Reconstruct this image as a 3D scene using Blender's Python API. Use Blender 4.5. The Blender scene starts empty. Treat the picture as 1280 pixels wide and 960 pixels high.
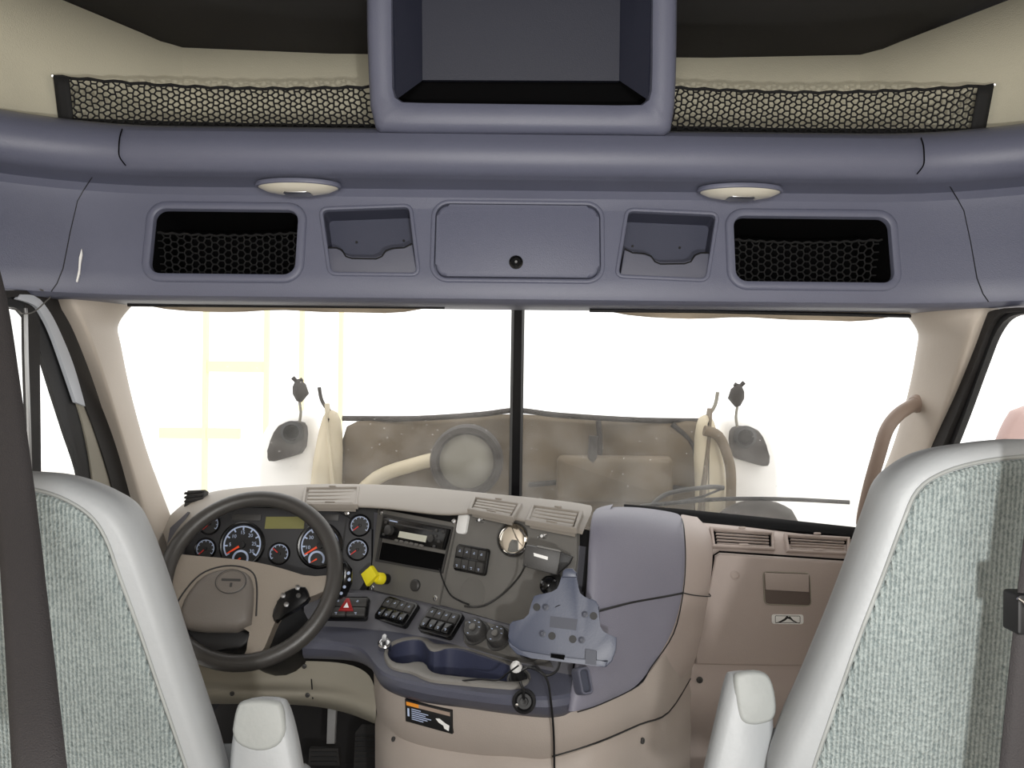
import bpy, bmesh, math, random
from mathutils import Vector, Matrix
random.seed(7)
scene = bpy.context.scene
C = scene.collection

# ------------------------------------------------------------------ camera
F_PX, ZC, XC, ROLL = 1005.0, 1.30, -0.015, math.radians(0.62)
cam_d = bpy.data.cameras.new('camera'); cam = bpy.data.objects.new('camera', cam_d); C.objects.link(cam)
cam_d.sensor_width = 36.0; cam_d.lens = 36.0 * F_PX / 1280.0; cam_d.clip_start = 0.02
cam.matrix_world = Matrix.Translation((XC, 0, ZC)) @ Matrix.Rotation(math.pi/2, 4, 'X') @ Matrix.Rotation(ROLL, 4, 'Z')
scene.camera = cam

# ------------------------------------------------------------------ light
w = bpy.data.worlds.new('world'); scene.world = w; w.use_nodes = True
w.node_tree.nodes['Background'].inputs[0].default_value = (1, 0.99, 0.97, 1)
w.node_tree.nodes['Background'].inputs[1].default_value = 1.6
def area(name, loc, target, size, energy, col=(1, 1, 1), sy=None):
    l = bpy.data.lights.new(name, 'AREA'); l.energy = energy; l.size = size; l.color = col
    if sy: l.shape = 'RECTANGLE'; l.size_y = sy
    o = bpy.data.objects.new(name, l); C.objects.link(o); o.location = loc
    o.rotation_euler = (Vector(target) - Vector(loc)).to_track_quat('-Z', 'Y').to_euler(); return o
area('fill_light', (0.0, -0.95, 1.75), (0, 2.0, 0.95), 0.9, 25, (1, .98, .95), 0.5)  # soft fill added behind the camera, not a fixture of the cab
fl = bpy.data.lights.new('photographer_lamp', 'POINT'); fl.energy = 44; fl.shadow_soft_size = 0.02; fl.color = (1, .985, .96)
fo = bpy.data.objects.new('photographer_lamp', fl); C.objects.link(fo); fo.location = (0.15, -0.05, 1.11)
vs = scene.view_settings; vs.view_transform = 'Standard'; vs.look = 'None'; vs.exposure = 0.12; vs.gamma = 1.0; vs.use_curve_mapping = False

# ------------------------------------------------------------------ pixel helpers
cr, sr = math.cos(ROLL), math.sin(ROLL)
def ray(px, py):
    dx, dy = px - 640, py - 480
    return ((dx*cr + dy*sr) / F_PX, (-dx*sr + dy*cr) / F_PX)
def P(px, py, D):
    a, b = ray(px, py); return Vector((XC + a*D, D, ZC - b*D))
def PZ(px, py, z):
    a, b = ray(px, py); return P(px, py, (ZC - z) / b)
def PX(px, py, X):
    a, b = ray(px, py); return P(px, py, (X - XC) / a)
class Fr:
    def __init__(s, o, u, n):
        s.o = Vector(o); s.n = Vector(n).normalized(); u = Vector(u)
        s.u = (u - s.n*u.dot(s.n)).normalized(); s.v = s.n.cross(s.u)
    def pt(s, a, b, c=0): return s.o + s.u*a + s.v*b + s.n*c
    def hit(s, px, py):
        a, b = ray(px, py); d = Vector((a, 1, -b)); c0 = Vector((XC, 0, ZC))
        t = (s.o - c0).dot(s.n) / d.dot(s.n); q = c0 + d*t - s.o
        return (q.dot(s.u), q.dot(s.v))
    def poly(s, pts): return [s.hit(*p) for p in pts]
    def at(s, px, py, c=0): a, b = s.hit(px, py); return s.pt(a, b, c)
    def sub(s, px, py, c=0): return Fr(s.at(px, py, c), s.u, s.n)
def ccw(o): return o if sum(o[i-1][0]*o[i][1]-o[i][0]*o[i-1][1] for i in range(len(o))) > 0 else o[::-1]
def rr(w, h, r, cx=0, cy=0, n=5):
    out = []; r = min(r, w/2-1e-4, h/2-1e-4)
    for qx, qy, a0 in ((1, 1, 0), (-1, 1, 90), (-1, -1, 180), (1, -1, 270)):
        for k in range(n+1):
            a = math.radians(a0 + 90*k/n)
            out.append((cx + qx*(w/2-r) + r*math.cos(a), cy + qy*(h/2-r) + r*math.sin(a)))
    return out
def ell(rx, ry, n=24, cx=0, cy=0): return [(cx + rx*math.cos(2*math.pi*k/n), cy + ry*math.sin(2*math.pi*k/n)) for k in range(n)]
def smooth_poly(pts, it=2):
    for _ in range(it):
        q = []
        for i in range(len(pts)):
            a, b = pts[i], pts[(i+1) % len(pts)]
            q += [(a[0]*.75+b[0]*.25, a[1]*.75+b[1]*.25), (a[0]*.25+b[0]*.75, a[1]*.25+b[1]*.75)]
        pts = q
    return pts
def round_poly(pts, r, n=4):
    pts = ccw([tuple(p) for p in pts]); out = []
    for i in range(len(pts)):
        a, b, c = Vector(pts[i-1]), Vector(pts[i]), Vector(pts[(i+1) % len(pts)])
        p = b + (a-b).normalized()*r; q = b + (c-b).normalized()*r
        for k in range(n+1):
            t = k/n; out.append(tuple(p*(1-t)**2 + b*2*t*(1-t) + q*t*t))
    return out
def spline(pts, n=6):
    pts = [Vector(p) for p in pts]; out = []
    for i in range(len(pts)-1):
        p0, p1, p2, p3 = pts[max(i-1, 0)], pts[i], pts[i+1], pts[min(i+2, len(pts)-1)]
        for k in range(n):
            t = k/n
            out.append(.5*((2*p1)+(p2-p0)*t+(2*p0-5*p1+4*p2-p3)*t*t+(3*p1-p0-3*p2+p3)*t**3))
    return out + [pts[-1]]

# ------------------------------------------------------------------ materials
def lin(c): 
    c = c/255; return c/12.92 if c <= .04045 else ((c+.055)/1.055)**2.4
def rgb(t): return tuple(lin(c) for c in t) + (1,)
MATS = {}
def mat(name, col, rough=.5, bump=0, bscale=900, metal=0, spec=.5, var=0, vscale=8, emit=0, trans=0):
    m = bpy.data.materials.new(name); m.use_nodes = True; nt = m.node_tree; b = nt.nodes['Principled BSDF']
    b.inputs['Base Color'].default_value = rgb(col); b.inputs['Roughness'].default_value = rough
    b.inputs['Metallic'].default_value = metal; b.inputs['Specular IOR Level'].default_value = spec
    if trans: b.inputs['Transmission Weight'].default_value = trans
    tc = nt.nodes.new('ShaderNodeTexCoord')
    if var:
        nz = nt.nodes.new('ShaderNodeTexNoise'); nz.inputs['Scale'].default_value = vscale; nz.inputs['Detail'].default_value = 6
        nt.links.new(tc.outputs['Object'], nz.inputs['Vector'])
        mx = nt.nodes.new('ShaderNodeMix'); mx.data_type = 'RGBA'
        c = rgb(col); mx.inputs['A'].default_value = tuple(x*(1-var) for x in c[:3])+(1,); mx.inputs['B'].default_value = tuple(min(1, x*(1+var)) for x in c[:3])+(1,)
        nt.links.new(nz.outputs['Fac'], mx.inputs['Factor']); nt.links.new(mx.outputs['Result'], b.inputs['Base Color'])
    if bump:
        nb = nt.nodes.new('ShaderNodeTexNoise'); nb.inputs['Scale'].default_value = bscale
        nt.links.new(tc.outputs['Object'], nb.inputs['Vector'])
        bp = nt.nodes.new('ShaderNodeBump'); bp.inputs['Strength'].default_value = bump; bp.inputs['Distance'].default_value = .002
        nt.links.new(nb.outputs['Fac'], bp.inputs['Height']); nt.links.new(bp.outputs['Normal'], b.inputs['Normal'])
    MATS[name] = m; return m
mat('header', (100, 103, 121), .42, .25, 500, var=.08, vscale=5)
mat('header_door', (101, 104, 122), .42, .3, 500)
mat('navy', (66, 69, 86), .55, .2, 500)
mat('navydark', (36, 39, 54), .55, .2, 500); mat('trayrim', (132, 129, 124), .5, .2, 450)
mat('pocket', (92, 94, 108), .5, .15, 500)
mat('black', (18, 18, 20), .55); mat('blackgloss', (14, 14, 15), .22); mat('rubber', (38, 36, 35), .75, .2, 300)
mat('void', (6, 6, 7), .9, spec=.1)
mat('net', (20, 20, 21), .8)
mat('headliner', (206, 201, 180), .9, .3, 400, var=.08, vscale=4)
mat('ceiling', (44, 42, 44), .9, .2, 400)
mat('beige', (176, 163, 156), .55, .25, 500, var=.06, vscale=5)
mat('console_beige', (166, 156, 148), .55, .25, 500, var=.06, vscale=5)
mat('recess_shade', (96, 84, 78), .6)
mat('beige_shell', (205, 197, 186), .7, .2, 400)
mat('cowl', (150, 143, 134), .55, .2, 500, var=.05)
mat('olivebeige', (150, 145, 132), .6, .2, 500)
mat('purple', (122, 121, 134), .5, .3, 450, var=.05)
mat('ledge', (86, 88, 102), .48, .3, 450, var=.08)
mat('stripgrey', (98, 98, 104), .5, .25, 450)
mat('tray', (62, 66, 88), .5, .2, 450); mat('trayfloor', (165, 160, 152), .6)
mat('panel', (104, 102, 98), .5, .2, 500, var=.06); mat('panel2', (110, 108, 104), .5, .2, 500, var=.1)
mat('cluster', (44, 44, 47), .55, .2, 500)
mat('dial', (20, 21, 24), .4); mat('tick', (190, 205, 235), .5); mat('needle', (255, 82, 28), .5); mat('needlered', (230, 40, 30), .5)
mat('lcd', (128, 126, 74), .35); mat('display', (205, 205, 190), .3)
mat('chrome', (215, 215, 215), .2, metal=1); mat('steel', (170, 170, 170), .35, metal=1); mat('mirror', (240, 235, 225), .06, metal=1)
mat('yellow', (240, 225, 40), .5); mat('white', (240, 240, 238), .5); mat('orange', (235, 150, 50), .5); mat('red', (150, 30, 32), .4)
mat('wheelrim', (66, 64, 62), .34, .25, 500); mat('wheelpad', (112, 106, 100), .5, .25, 500); mat('wheelspoke_lit', (142, 133, 122), .5, .25, 500)  # spoke colour lightened to stand in for light from the windscreen
mat('wheeldark', (52, 51, 52), .5)
mat('vinyl', (154, 157, 159), .5, .2, 120, var=.05, vscale=10); mat('stain', (150, 153, 151), .6, .3, 120, var=.1, vscale=25)
mat('belt', (46, 43, 44), .8, .5, 700)
mat('visor', (186, 172, 152), .85, .3, 300)
mat('cradle', (76, 82, 100), .42, .1, 300); mat('cradledark', (58, 62, 76), .5)
mat('charcoal', (58, 57, 56), .5, .1, 400)
mat('pillar', (196, 186, 174), .6, .2, 400, var=.04); mat('handle', (160, 142, 130), .5)
mat('dooredge', (205, 210, 218), .3); mat('pedalmetal', (150, 150, 150), .5, .3, 200)
mat('hood', (98, 85, 66), .7, .1, 60, var=.75, vscale=4); mat('hoodpale', (188, 176, 150), .6, var=.25, vscale=6); mat('hoodwhite', (240, 238, 234), .5)
mat('hooddark', (46, 40, 36), .7, var=.45, vscale=14); mat('disc', (126, 122, 110), .6, var=.2, vscale=9)
mat('rackyellow', (250, 240, 190), .5); mat('concrete', (230, 228, 222), .8)
mat('pink', (190, 160, 155), .5); mat('darkfloor', (30, 28, 28), .85); mat('lens', (225, 220, 205), .12, spec=.8)
def fabric():
    m = bpy.data.materials.new('fabric'); m.use_nodes = True; nt = m.node_tree; b = nt.nodes['Principled BSDF']
    N, L = nt.nodes.new, nt.links.new
    tc = N('ShaderNodeTexCoord')
    wv = N('ShaderNodeTexWave'); wv.wave_type = 'BANDS'; wv.bands_direction = 'X'
    wv.inputs['Scale'].default_value = 58; wv.inputs['Distortion'].default_value = 2.5; wv.inputs['Detail'].default_value = 3; wv.inputs['Detail Scale'].default_value = 6
    vo = N('ShaderNodeTexVoronoi'); vo.inputs['Scale'].default_value = 230
    nz = N('ShaderNodeTexNoise'); nz.inputs['Scale'].default_value = 190; nz.inputs['Detail'].default_value = 5
    nl = N('ShaderNodeTexNoise'); nl.inputs['Scale'].default_value = 7
    for n in (wv, vo, nz, nl): L(tc.outputs['Object'], n.inputs['Vector'])
    ad = N('ShaderNodeMath'); ad.operation = 'MULTIPLY_ADD'; L(wv.outputs['Fac'], ad.inputs[0]); ad.inputs[1].default_value = .5; L(nz.outputs['Fac'], ad.inputs[2])
    rp = N('ShaderNodeValToRGB'); rp.color_ramp.elements[0].position = .35; rp.color_ramp.elements[0].color = rgb((112, 124, 125))
    rp.color_ramp.elements[1].position = 1.0; rp.color_ramp.elements[1].color = rgb((166, 175, 173))
    L(ad.outputs[0], rp.inputs[0])
    mx = N('ShaderNodeMix'); mx.data_type = 'RGBA'; mx.blend_type = 'MULTIPLY'; mx.inputs['Factor'].default_value = .35
    L(rp.outputs[0], mx.inputs['A']); L(nl.outputs['Fac'], mx.inputs['B']); L(mx.outputs['Result'], b.inputs['Base Color'])
    a2 = N('ShaderNodeMath'); a2.operation = 'ADD'; L(ad.outputs[0], a2.inputs[0]); L(vo.outputs['Distance'], a2.inputs[1])
    bp = N('ShaderNodeBump'); bp.inputs['Strength'].default_value = .8; bp.inputs['Distance'].default_value = .003
    L(a2.outputs[0], bp.inputs['Height']); L(bp.outputs['Normal'], b.inputs['Normal'])
    b.inputs['Roughness'].default_value = .95; MATS['fabric'] = m
fabric()
def glass(name, haze, speck):  # pale veil mixed into the glass stands in for glare and overexposure
    m = bpy.data.materials.new(name); m.use_nodes = True; nt = m.node_tree; nt.nodes.clear()
    N, L = nt.nodes.new, nt.links.new
    out = N('ShaderNodeOutputMaterial'); tr = N('ShaderNodeBsdfTransparent'); tl = N('ShaderNodeBsdfTranslucent'); tl.inputs[0].default_value = (1, .97, .92, 1)
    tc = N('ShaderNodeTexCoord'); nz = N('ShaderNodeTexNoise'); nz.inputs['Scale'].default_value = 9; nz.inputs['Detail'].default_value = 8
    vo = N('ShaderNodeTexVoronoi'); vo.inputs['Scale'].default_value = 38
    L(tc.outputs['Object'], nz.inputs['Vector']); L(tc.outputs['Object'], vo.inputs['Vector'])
    r1 = N('ShaderNodeMapRange'); r1.inputs['From Min'].default_value = .35; r1.inputs['From Max'].default_value = .75; r1.inputs['To Min'].default_value = haze*.5; r1.inputs['To Max'].default_value = haze*1.5
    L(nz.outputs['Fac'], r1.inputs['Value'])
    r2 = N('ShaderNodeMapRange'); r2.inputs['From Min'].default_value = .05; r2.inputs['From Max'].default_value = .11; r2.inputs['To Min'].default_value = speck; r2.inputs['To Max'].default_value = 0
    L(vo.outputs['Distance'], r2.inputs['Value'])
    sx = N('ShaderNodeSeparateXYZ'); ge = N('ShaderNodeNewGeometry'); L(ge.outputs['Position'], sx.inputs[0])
    r3_ = N('ShaderNodeMapRange'); r3_.inputs['From Min'].default_value = .92; r3_.inputs['From Max'].default_value = 1.25; r3_.inputs['To Min'].default_value = 1.5; r3_.inputs['To Max'].default_value = .8  # veil thickens toward the bottom to wash out the hood
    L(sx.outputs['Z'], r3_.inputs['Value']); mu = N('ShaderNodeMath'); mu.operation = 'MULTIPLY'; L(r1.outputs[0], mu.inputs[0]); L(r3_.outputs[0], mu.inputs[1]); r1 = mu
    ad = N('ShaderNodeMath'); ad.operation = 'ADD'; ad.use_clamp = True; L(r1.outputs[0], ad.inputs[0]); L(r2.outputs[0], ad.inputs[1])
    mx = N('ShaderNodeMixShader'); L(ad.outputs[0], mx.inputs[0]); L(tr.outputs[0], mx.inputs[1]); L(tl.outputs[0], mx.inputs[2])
    gl = N('ShaderNodeBsdfGlossy'); gl.inputs['Roughness'].default_value = .05; m2 = N('ShaderNodeMixShader'); m2.inputs[0].default_value = .03
    L(mx.outputs[0], m2.inputs[1]); L(gl.outputs[0], m2.inputs[2]); L(m2.outputs[0], out.inputs[0]); MATS[name] = m
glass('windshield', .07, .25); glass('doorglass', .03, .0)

# ------------------------------------------------------------------ object helpers
ORG = {}
def tag(o, label=None, cat=None, group=None, kind=None):
    if label: o['label'] = label
    if cat: o['category'] = cat
    if group: o['group'] = group
    if kind: o['kind'] = kind
    return o
def thing(name, loc, label, cat, group=None):
    o = bpy.data.objects.new(name, None); C.objects.link(o); o.location = loc; o.empty_display_size = .05
    ORG[o.name] = Vector(loc); return tag(o, label, cat, group)
def link(name, me, m, parent=None, smooth=30, subd=0, solid=0, soff=-1):
    o = bpy.data.objects.new(name, me)
    if m: me.materials.append(MATS[m])
    C.objects.link(o)
    if parent is not None:
        org = ORG[parent.name]; me.transform(Matrix.Translation(-org)); o.parent = parent; ORG[o.name] = org
    else:
        c = sum((v.co for v in me.vertices), Vector())/max(1, len(me.vertices)); me.transform(Matrix.Translation(-c)); o.location = c; ORG[o.name] = c
    if smooth is not None:
        me.polygons.foreach_set('use_smooth', [True]*len(me.polygons))
        if smooth < 180: me.set_sharp_from_angle(angle=math.radians(smooth))
    if solid:
        q = o.modifiers.new('solid', 'SOLIDIFY'); q.thickness = solid; q.offset = soff
    if subd:
        q = o.modifiers.new('sub', 'SUBSURF'); q.levels = q.render_levels = subd
    me.update(); return o
def fresh(bm):
    bmesh.ops.recalc_face_normals(bm, faces=bm.faces); me = bpy.data.meshes.new('mesh'); bm.to_mesh(me); bm.free(); return me
def raw(name, verts, faces, m, parent=None, **k):
    bm = bmesh.new(); vs_ = [bm.verts.new(v) for v in verts]
    for f in faces: bm.faces.new([vs_[i] for i in f])
    return link(name, fresh(bm), m, parent, **k)
def loft_bm(bm, rows, closed=False, cap=False):
    g = [[bm.verts.new(p) for p in r] for r in rows]; n = len(rows[0])
    for i in range(len(g)-1):
        for j in range(n if closed else n-1):
            k = (j+1) % n; bm.faces.new((g[i][j], g[i][k], g[i+1][k], g[i+1][j]))
    if cap: bm.faces.new(g[0][::-1]); bm.faces.new(g[-1])
    return g
def loft(name, rows, m, parent=None, closed=False, cap=False, **k):
    bm = bmesh.new(); loft_bm(bm, rows, closed, cap); k.setdefault('smooth', 40); return link(name, fresh(bm), m, parent, **k)
def prism_bm(bm, outline, fr, c0, c1, bevel=0, seg=2):
    outline = ccw(outline)
    a = [bm.verts.new(fr.pt(x, y, c0)) for x, y in outline]; b = [bm.verts.new(fr.pt(x, y, c1)) for x, y in outline]
    n = len(a); bm.faces.new(a[::-1]); top = bm.faces.new(b)
    for i in range(n): j = (i+1) % n; bm.faces.new((a[i], a[j], b[j], b[i]))
    if bevel: bmesh.ops.bevel(bm, geom=list(top.edges), offset=bevel, segments=seg, profile=.5, affect='EDGES', clamp_overlap=True)
def prism(name, outline, fr, c0, c1, m, parent=None, bevel=0, seg=2, **k):
    bm = bmesh.new(); prism_bm(bm, outline, fr, c0, c1, bevel, seg); k.setdefault('smooth', 35); return link(name, fresh(bm), m, parent, **k)
def prisms(name, lst, m, parent=None, **k):
    bm = bmesh.new()
    for (o, f, c0, c1) in lst: prism_bm(bm, o, f, c0, c1)
    return link(name, fresh(bm), m, parent, **k)
def frame(name, outer, inner, fr, c0, c1, m, parent=None, bevel=0, **k):
    # ring-shaped prism, outer and inner outlines with the same count
    outer, inner = ccw(outer), ccw(inner)
    bm = bmesh.new()
    rows = [[fr.pt(x, y, c0) for x, y in outer], [fr.pt(x, y, c1-bevel) for x, y in outer]]
    def mixo(a, b, t): return [(p[0]*(1-t)+q[0]*t, p[1]*(1-t)+q[1]*t) for p, q in zip(a, b)]
    if bevel: rows += [[fr.pt(x, y, c1-bevel*.3) for x, y in mixo(outer, inner, .12)]]
    rows += [[fr.pt(x, y, c1) for x, y in mixo(outer, inner, .3 if bevel else 0)]]
    rows += [[fr.pt(x, y, c1) for x, y in mixo(outer, inner, .75 if bevel else 1)]]
    if bevel: rows += [[fr.pt(x, y, c1-bevel*.4) for x, y in mixo(outer, inner, .95)]]
    rows += [[fr.pt(x, y, c1-bevel) for x, y in inner], [fr.pt(x, y, c0) for x, y in inner]]
    g = loft_bm(bm, rows, closed=True)
    n = len(outer)
    for j in range(n): kx = (j+1) % n; bm.faces.new((g[-1][j], g[-1][kx], g[0][kx], g[0][j]))
    k.setdefault('smooth', 40); return link(name, fresh(bm), m, parent, **k)
def tube_bm(bm, pts, r, n=8, cap=True):
    pts = [Vector(p) for p in pts]; rs = r if isinstance(r, (list, tuple)) else [r]*len(pts)
    t0 = (pts[1]-pts[0]).normalized(); up = Vector((0, 0, 1)) if abs(t0.z) < .9 else Vector((1, 0, 0))
    a = t0.cross(up).normalized(); rows = []
    for i, p in enumerate(pts):
        t = (pts[min(i+1, len(pts)-1)]-pts[max(i-1, 0)]).normalized(); a = (a - t*a.dot(t)).normalized(); b = t.cross(a)
        rows.append([p + (a*math.cos(2*math.pi*k/n)+b*math.sin(2*math.pi*k/n))*rs[i] for k in range(n)])
    loft_bm(bm, rows, True, cap)
def tube(name, pts, r, m, parent=None, n=8, **k):
    bm = bmesh.new(); tube_bm(bm, pts, r, n); k.setdefault('smooth', 60); return link(name, fresh(bm), m, parent, **k)
def lathe(name, prof, fr, m, parent=None, n=24, closed=False, sx=1, sy=1, **k):
    # prof: (radius, height) list
    bm = bmesh.new(); rows = [[fr.pt(max(r, 1e-4)*sx*math.cos(2*math.pi*j/n), max(r, 1e-4)*sy*math.sin(2*math.pi*j/n), h) for j in range(n)] for r, h in prof]
    if closed: rows.append(rows[0])
    loft_bm(bm, rows, True, not closed); bmesh.ops.remove_doubles(bm, verts=bm.verts, dist=1e-6)
    k.setdefault('smooth', 40); return link(name, fresh(bm), m, parent, **k)
def inset(o, d):
    o = ccw(o); n = len(o); out = []
    for i in range(n):
        a, b, c = Vector(o[i-1]), Vector(o[i]), Vector(o[(i+1) % n])
        e1 = (b-a).normalized() if (b-a).length > 1e-9 else Vector((1, 0)); e2 = (c-b).normalized() if (c-b).length > 1e-9 else e1
        nn = Vector((-e1.y-e2.y, e1.x+e2.x)); nn = nn.normalized() if nn.length > 1e-6 else Vector((-e1.y, e1.x))
        out.append(tuple(b + nn*d))
    return out
def pillow(name, outline, fr, c0, c1, rnd, m, parent=None, dome=0, back_in=0, **k):
    # solid with softly rounded edge on both faces
    rows = []; c = (c0+c1)/2; h = (c1-c0)/2
    for i in range(7):
        a = -math.pi/2 + math.pi*i/6
        o = inset(outline, rnd*(1-math.cos(a)) + back_in*(.5-.5*math.sin(a)))
        rows.append([fr.pt(x, y, c+h*math.sin(a)) for x, y in o])
    if dome:
        o = inset(outline, rnd*1.8); rows.append([fr.pt(x, y, c1+dome*.7) for x, y in o])
    bm = bmesh.new(); loft_bm(bm, rows, True, True); k.setdefault('smooth', 60); return link(name, fresh(bm), m, parent, **k)
def boolean(o, cutters):
    for c in cutters:
        q = o.modifiers.new('cut', 'BOOLEAN'); q.operation = 'DIFFERENCE'; q.object = c; q.solver = 'EXACT'
    dg = bpy.context.evaluated_depsgraph_get(); me = bpy.data.meshes.new_from_object(o.evaluated_get(dg))
    o.modifiers.clear(); o.data = me
    for c in cutters: bpy.data.objects.remove(c, do_unlink=True)
    me.polygons.foreach_set('use_smooth', [True]*len(me.polygons)); me.set_sharp_from_angle(angle=math.radians(30))
def textmesh(name, items, fr, c, m, parent):
    bm = bmesh.new()
    for s, a, b, size in items:
        cu = bpy.data.curves.new('t', 'FONT'); cu.body = s; cu.size = size; cu.align_x = 'CENTER'; cu.align_y = 'CENTER'; cu.resolution_u = 2
        t = bpy.data.objects.new('t', cu); C.objects.link(t); dg = bpy.context.evaluated_depsgraph_get(); dg.update()
        me = bpy.data.meshes.new_from_object(t.evaluated_get(dg)); off = len(bm.verts)
        vsn = [bm.verts.new(fr.pt(a+v.co.x, b+v.co.y, c)) for v in me.vertices]
        for p in me.polygons: bm.faces.new([vsn[i] for i in p.vertices])
        bpy.data.objects.remove(t, do_unlink=True); bpy.data.meshes.remove(me)
    me = bpy.data.meshes.new('mesh'); bm.to_mesh(me); bm.free(); return link(name, me, m, parent, smooth=None)
def screw(fr, px, py, r, parent, m='steel', c=0.0):
    f = fr.sub(px, py, c); o = lathe('screw', [(r, -.002), (r, .001), (r*.7, .002), (r*.45, .002), (r*.35, .0005), (0, .0005)], f, m, parent, n=12); return o
def struct(o): o['kind'] = 'structure'; return o
Y = Vector((0, 1, 0)); Z = Vector((0, 0, 1)); X = Vector((1, 0, 0))
def box(name, lo, hi, m, parent=None, bevel=0, **k):
    f = Fr(((lo[0]+hi[0])/2, lo[1], (lo[2]+hi[2])/2), X, -Y)
    return prism(name, rr(hi[0]-lo[0], hi[2]-lo[2], max(bevel, 1e-4), n=3 if bevel else 1), f, -(hi[1]-lo[1]), 0, m, parent, bevel, **k)

# ================================================================== STRUCTURE
struct(box('ground', (-14, -6, -1.30), (14, 22, -1.22), 'concrete'))
struct(box('floor', (-1.16, -1.25, -.06), (1.16, 2.85, 0), 'darkfloor'))
struct(box('wall_back', (-1.16, -1.30, 0), (1.16, -1.24, 2.3), 'beige_shell'))
struct(box('wall_left', (-1.20, -1.24, 0), (-1.14, 1.50, 2.3), 'beige_shell'))
struct(box('wall_right', (1.14, -1.24, 0), (1.20, 1.50, 2.3), 'beige_shell'))
struct(box('wall_front', (-1.10, 2.74, 0), (1.10, 2.80, .76), 'darkfloor'))
# storage shelf walls above the overhead console (beige headliner) and ceiling coloured dark to stand in for shade
cor = [Vector((-1.16, 1.55)), Vector((-1.13, 1.72)), Vector((-.93, 2.05)), Vector((-.88, 2.09)), Vector((-.5, 2.12)), Vector((.5, 2.12)), Vector((.88, 2.09)), Vector((.93, 2.05)), Vector((1.13, 1.72)), Vector((1.16, 1.55))]
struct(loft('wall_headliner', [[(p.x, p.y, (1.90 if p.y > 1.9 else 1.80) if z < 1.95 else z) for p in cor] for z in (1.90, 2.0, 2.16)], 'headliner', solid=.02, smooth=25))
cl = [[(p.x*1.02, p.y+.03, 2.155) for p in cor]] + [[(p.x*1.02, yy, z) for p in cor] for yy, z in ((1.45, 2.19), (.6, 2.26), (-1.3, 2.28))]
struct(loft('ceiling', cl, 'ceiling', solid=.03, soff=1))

# windscreen panes
def wsx(s):  # s=-1 left, 1 right : edge points of one pane (px given for left, mirrored on x about 648)
    L_ = [(640, 372, 2.30), (640, 500, 2.52), (640, 640, 2.74)]
    return L_
def mir(px): return 1296 - px
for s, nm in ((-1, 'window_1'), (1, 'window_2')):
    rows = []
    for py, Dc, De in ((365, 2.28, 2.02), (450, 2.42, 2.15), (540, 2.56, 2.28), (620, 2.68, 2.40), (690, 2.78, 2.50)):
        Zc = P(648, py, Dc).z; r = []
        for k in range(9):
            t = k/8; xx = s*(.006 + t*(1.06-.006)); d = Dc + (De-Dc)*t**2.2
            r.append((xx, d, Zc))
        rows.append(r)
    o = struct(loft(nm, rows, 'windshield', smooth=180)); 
# centre divider
div = []
for py, Dc in ((360, 2.25), (450, 2.395), (540, 2.535), (620, 2.655), (660, 2.71)):
    p = P(648, py, Dc); hw = 8.3/F_PX*Dc
    div.append([(-hw, Dc, p.z), (-hw*.6, Dc-.018, p.z), (hw*.6, Dc-.018, p.z), (hw, Dc, p.z), (hw, Dc+.03, p.z), (-hw, Dc+.03, p.z)])
struct(loft('trim_1', div, 'black', closed=True, cap=True, smooth=25))

# A pillars
def pillar(nm, inner, outer, bulge):
    inner = spline(inner, 5); outer = spline(outer, 5); n = min(len(inner), len(outer)); rows = []
    sgn = -1 if inner[0].x < 0 else 1
    for i in range(n):
        a, b = inner[i], outer[i]
        c1 = a.lerp(b, .12) + Vector((-sgn*bulge, -.03, 0)); c2 = a.lerp(b, .5) + Vector((-sgn*bulge*.9, -.045, 0)); c3 = a.lerp(b, .88) + Vector((-sgn*bulge*.3, -.02, 0))
        rows.append([a + Vector((sgn*.06, .10, 0)), a, c1, c2, c3, b, b + Vector((sgn*.04, .02, 0))])
    return struct(loft(nm, rows, 'pillar', subd=1, smooth=180))
pillar('trim_2', [P(172, 376, 2.02), P(150, 405, 2.05), P(153, 432, 2.09), P(166, 495, 2.19), P(187, 570, 2.30), P(216, 648, 2.40), P(235, 700, 2.46)],
       [P(80, 366, 1.82), P(101, 400, 1.85), P(116, 434, 1.89), P(134, 484, 1.98), P(156, 556, 2.10), P(178, 634, 2.20), P(192, 700, 2.29)], .015)
pillar('trim_3', [P(1122, 382, 2.02), P(1144, 412, 2.05), P(1143, 440, 2.09), P(1131, 500, 2.19), P(1110, 570, 2.30), P(1076, 650, 2.40), P(1060, 710, 2.46)],
       [P(1236, 382, 1.80), P(1220, 405, 1.82), P(1210, 432, 1.85), P(1190, 490, 1.93), P(1163, 560, 2.05), P(1135, 640, 2.17), P(1115, 700, 2.26)], .015)

# doors: plane X = +-1.075, drawn as outlines in (Y,Z)
def door(nm, wnm, s, seal_in, seal_out, glass_px, extra):
    Xd = s*1.075
    fr = Fr((Xd, 1.8, 1.2), (0, s*-1, 0), (-s, 0, 0))
    d = bpy.data.objects.new(nm, None); C.objects.link(d); d.location = (Xd, 1.8, 0); ORG[nm] = Vector((Xd, 1.8, 0)); struct(d)
    return d, fr
dl, frl = door('door_1', 'window_3', -1, None, None, None, None)
def strip(name, a, b, fr, c1, m, parent, th=.008):   # band between two pixel polylines on a door plane, its face c1 in front of the plane
    fr = Fr(fr.pt(0, 0, c1), fr.u, fr.n)
    a = spline([Vector(fr.hit(*p)+(0,)) for p in a], 5); b = spline([Vector(fr.hit(*p)+(0,)) for p in b], 5)
    return prism(name, [(p.x, p.y) for p in a] + [(p.x, p.y) for p in b[::-1]], fr, -th, 0, m, parent, bevel=.0015)
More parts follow.
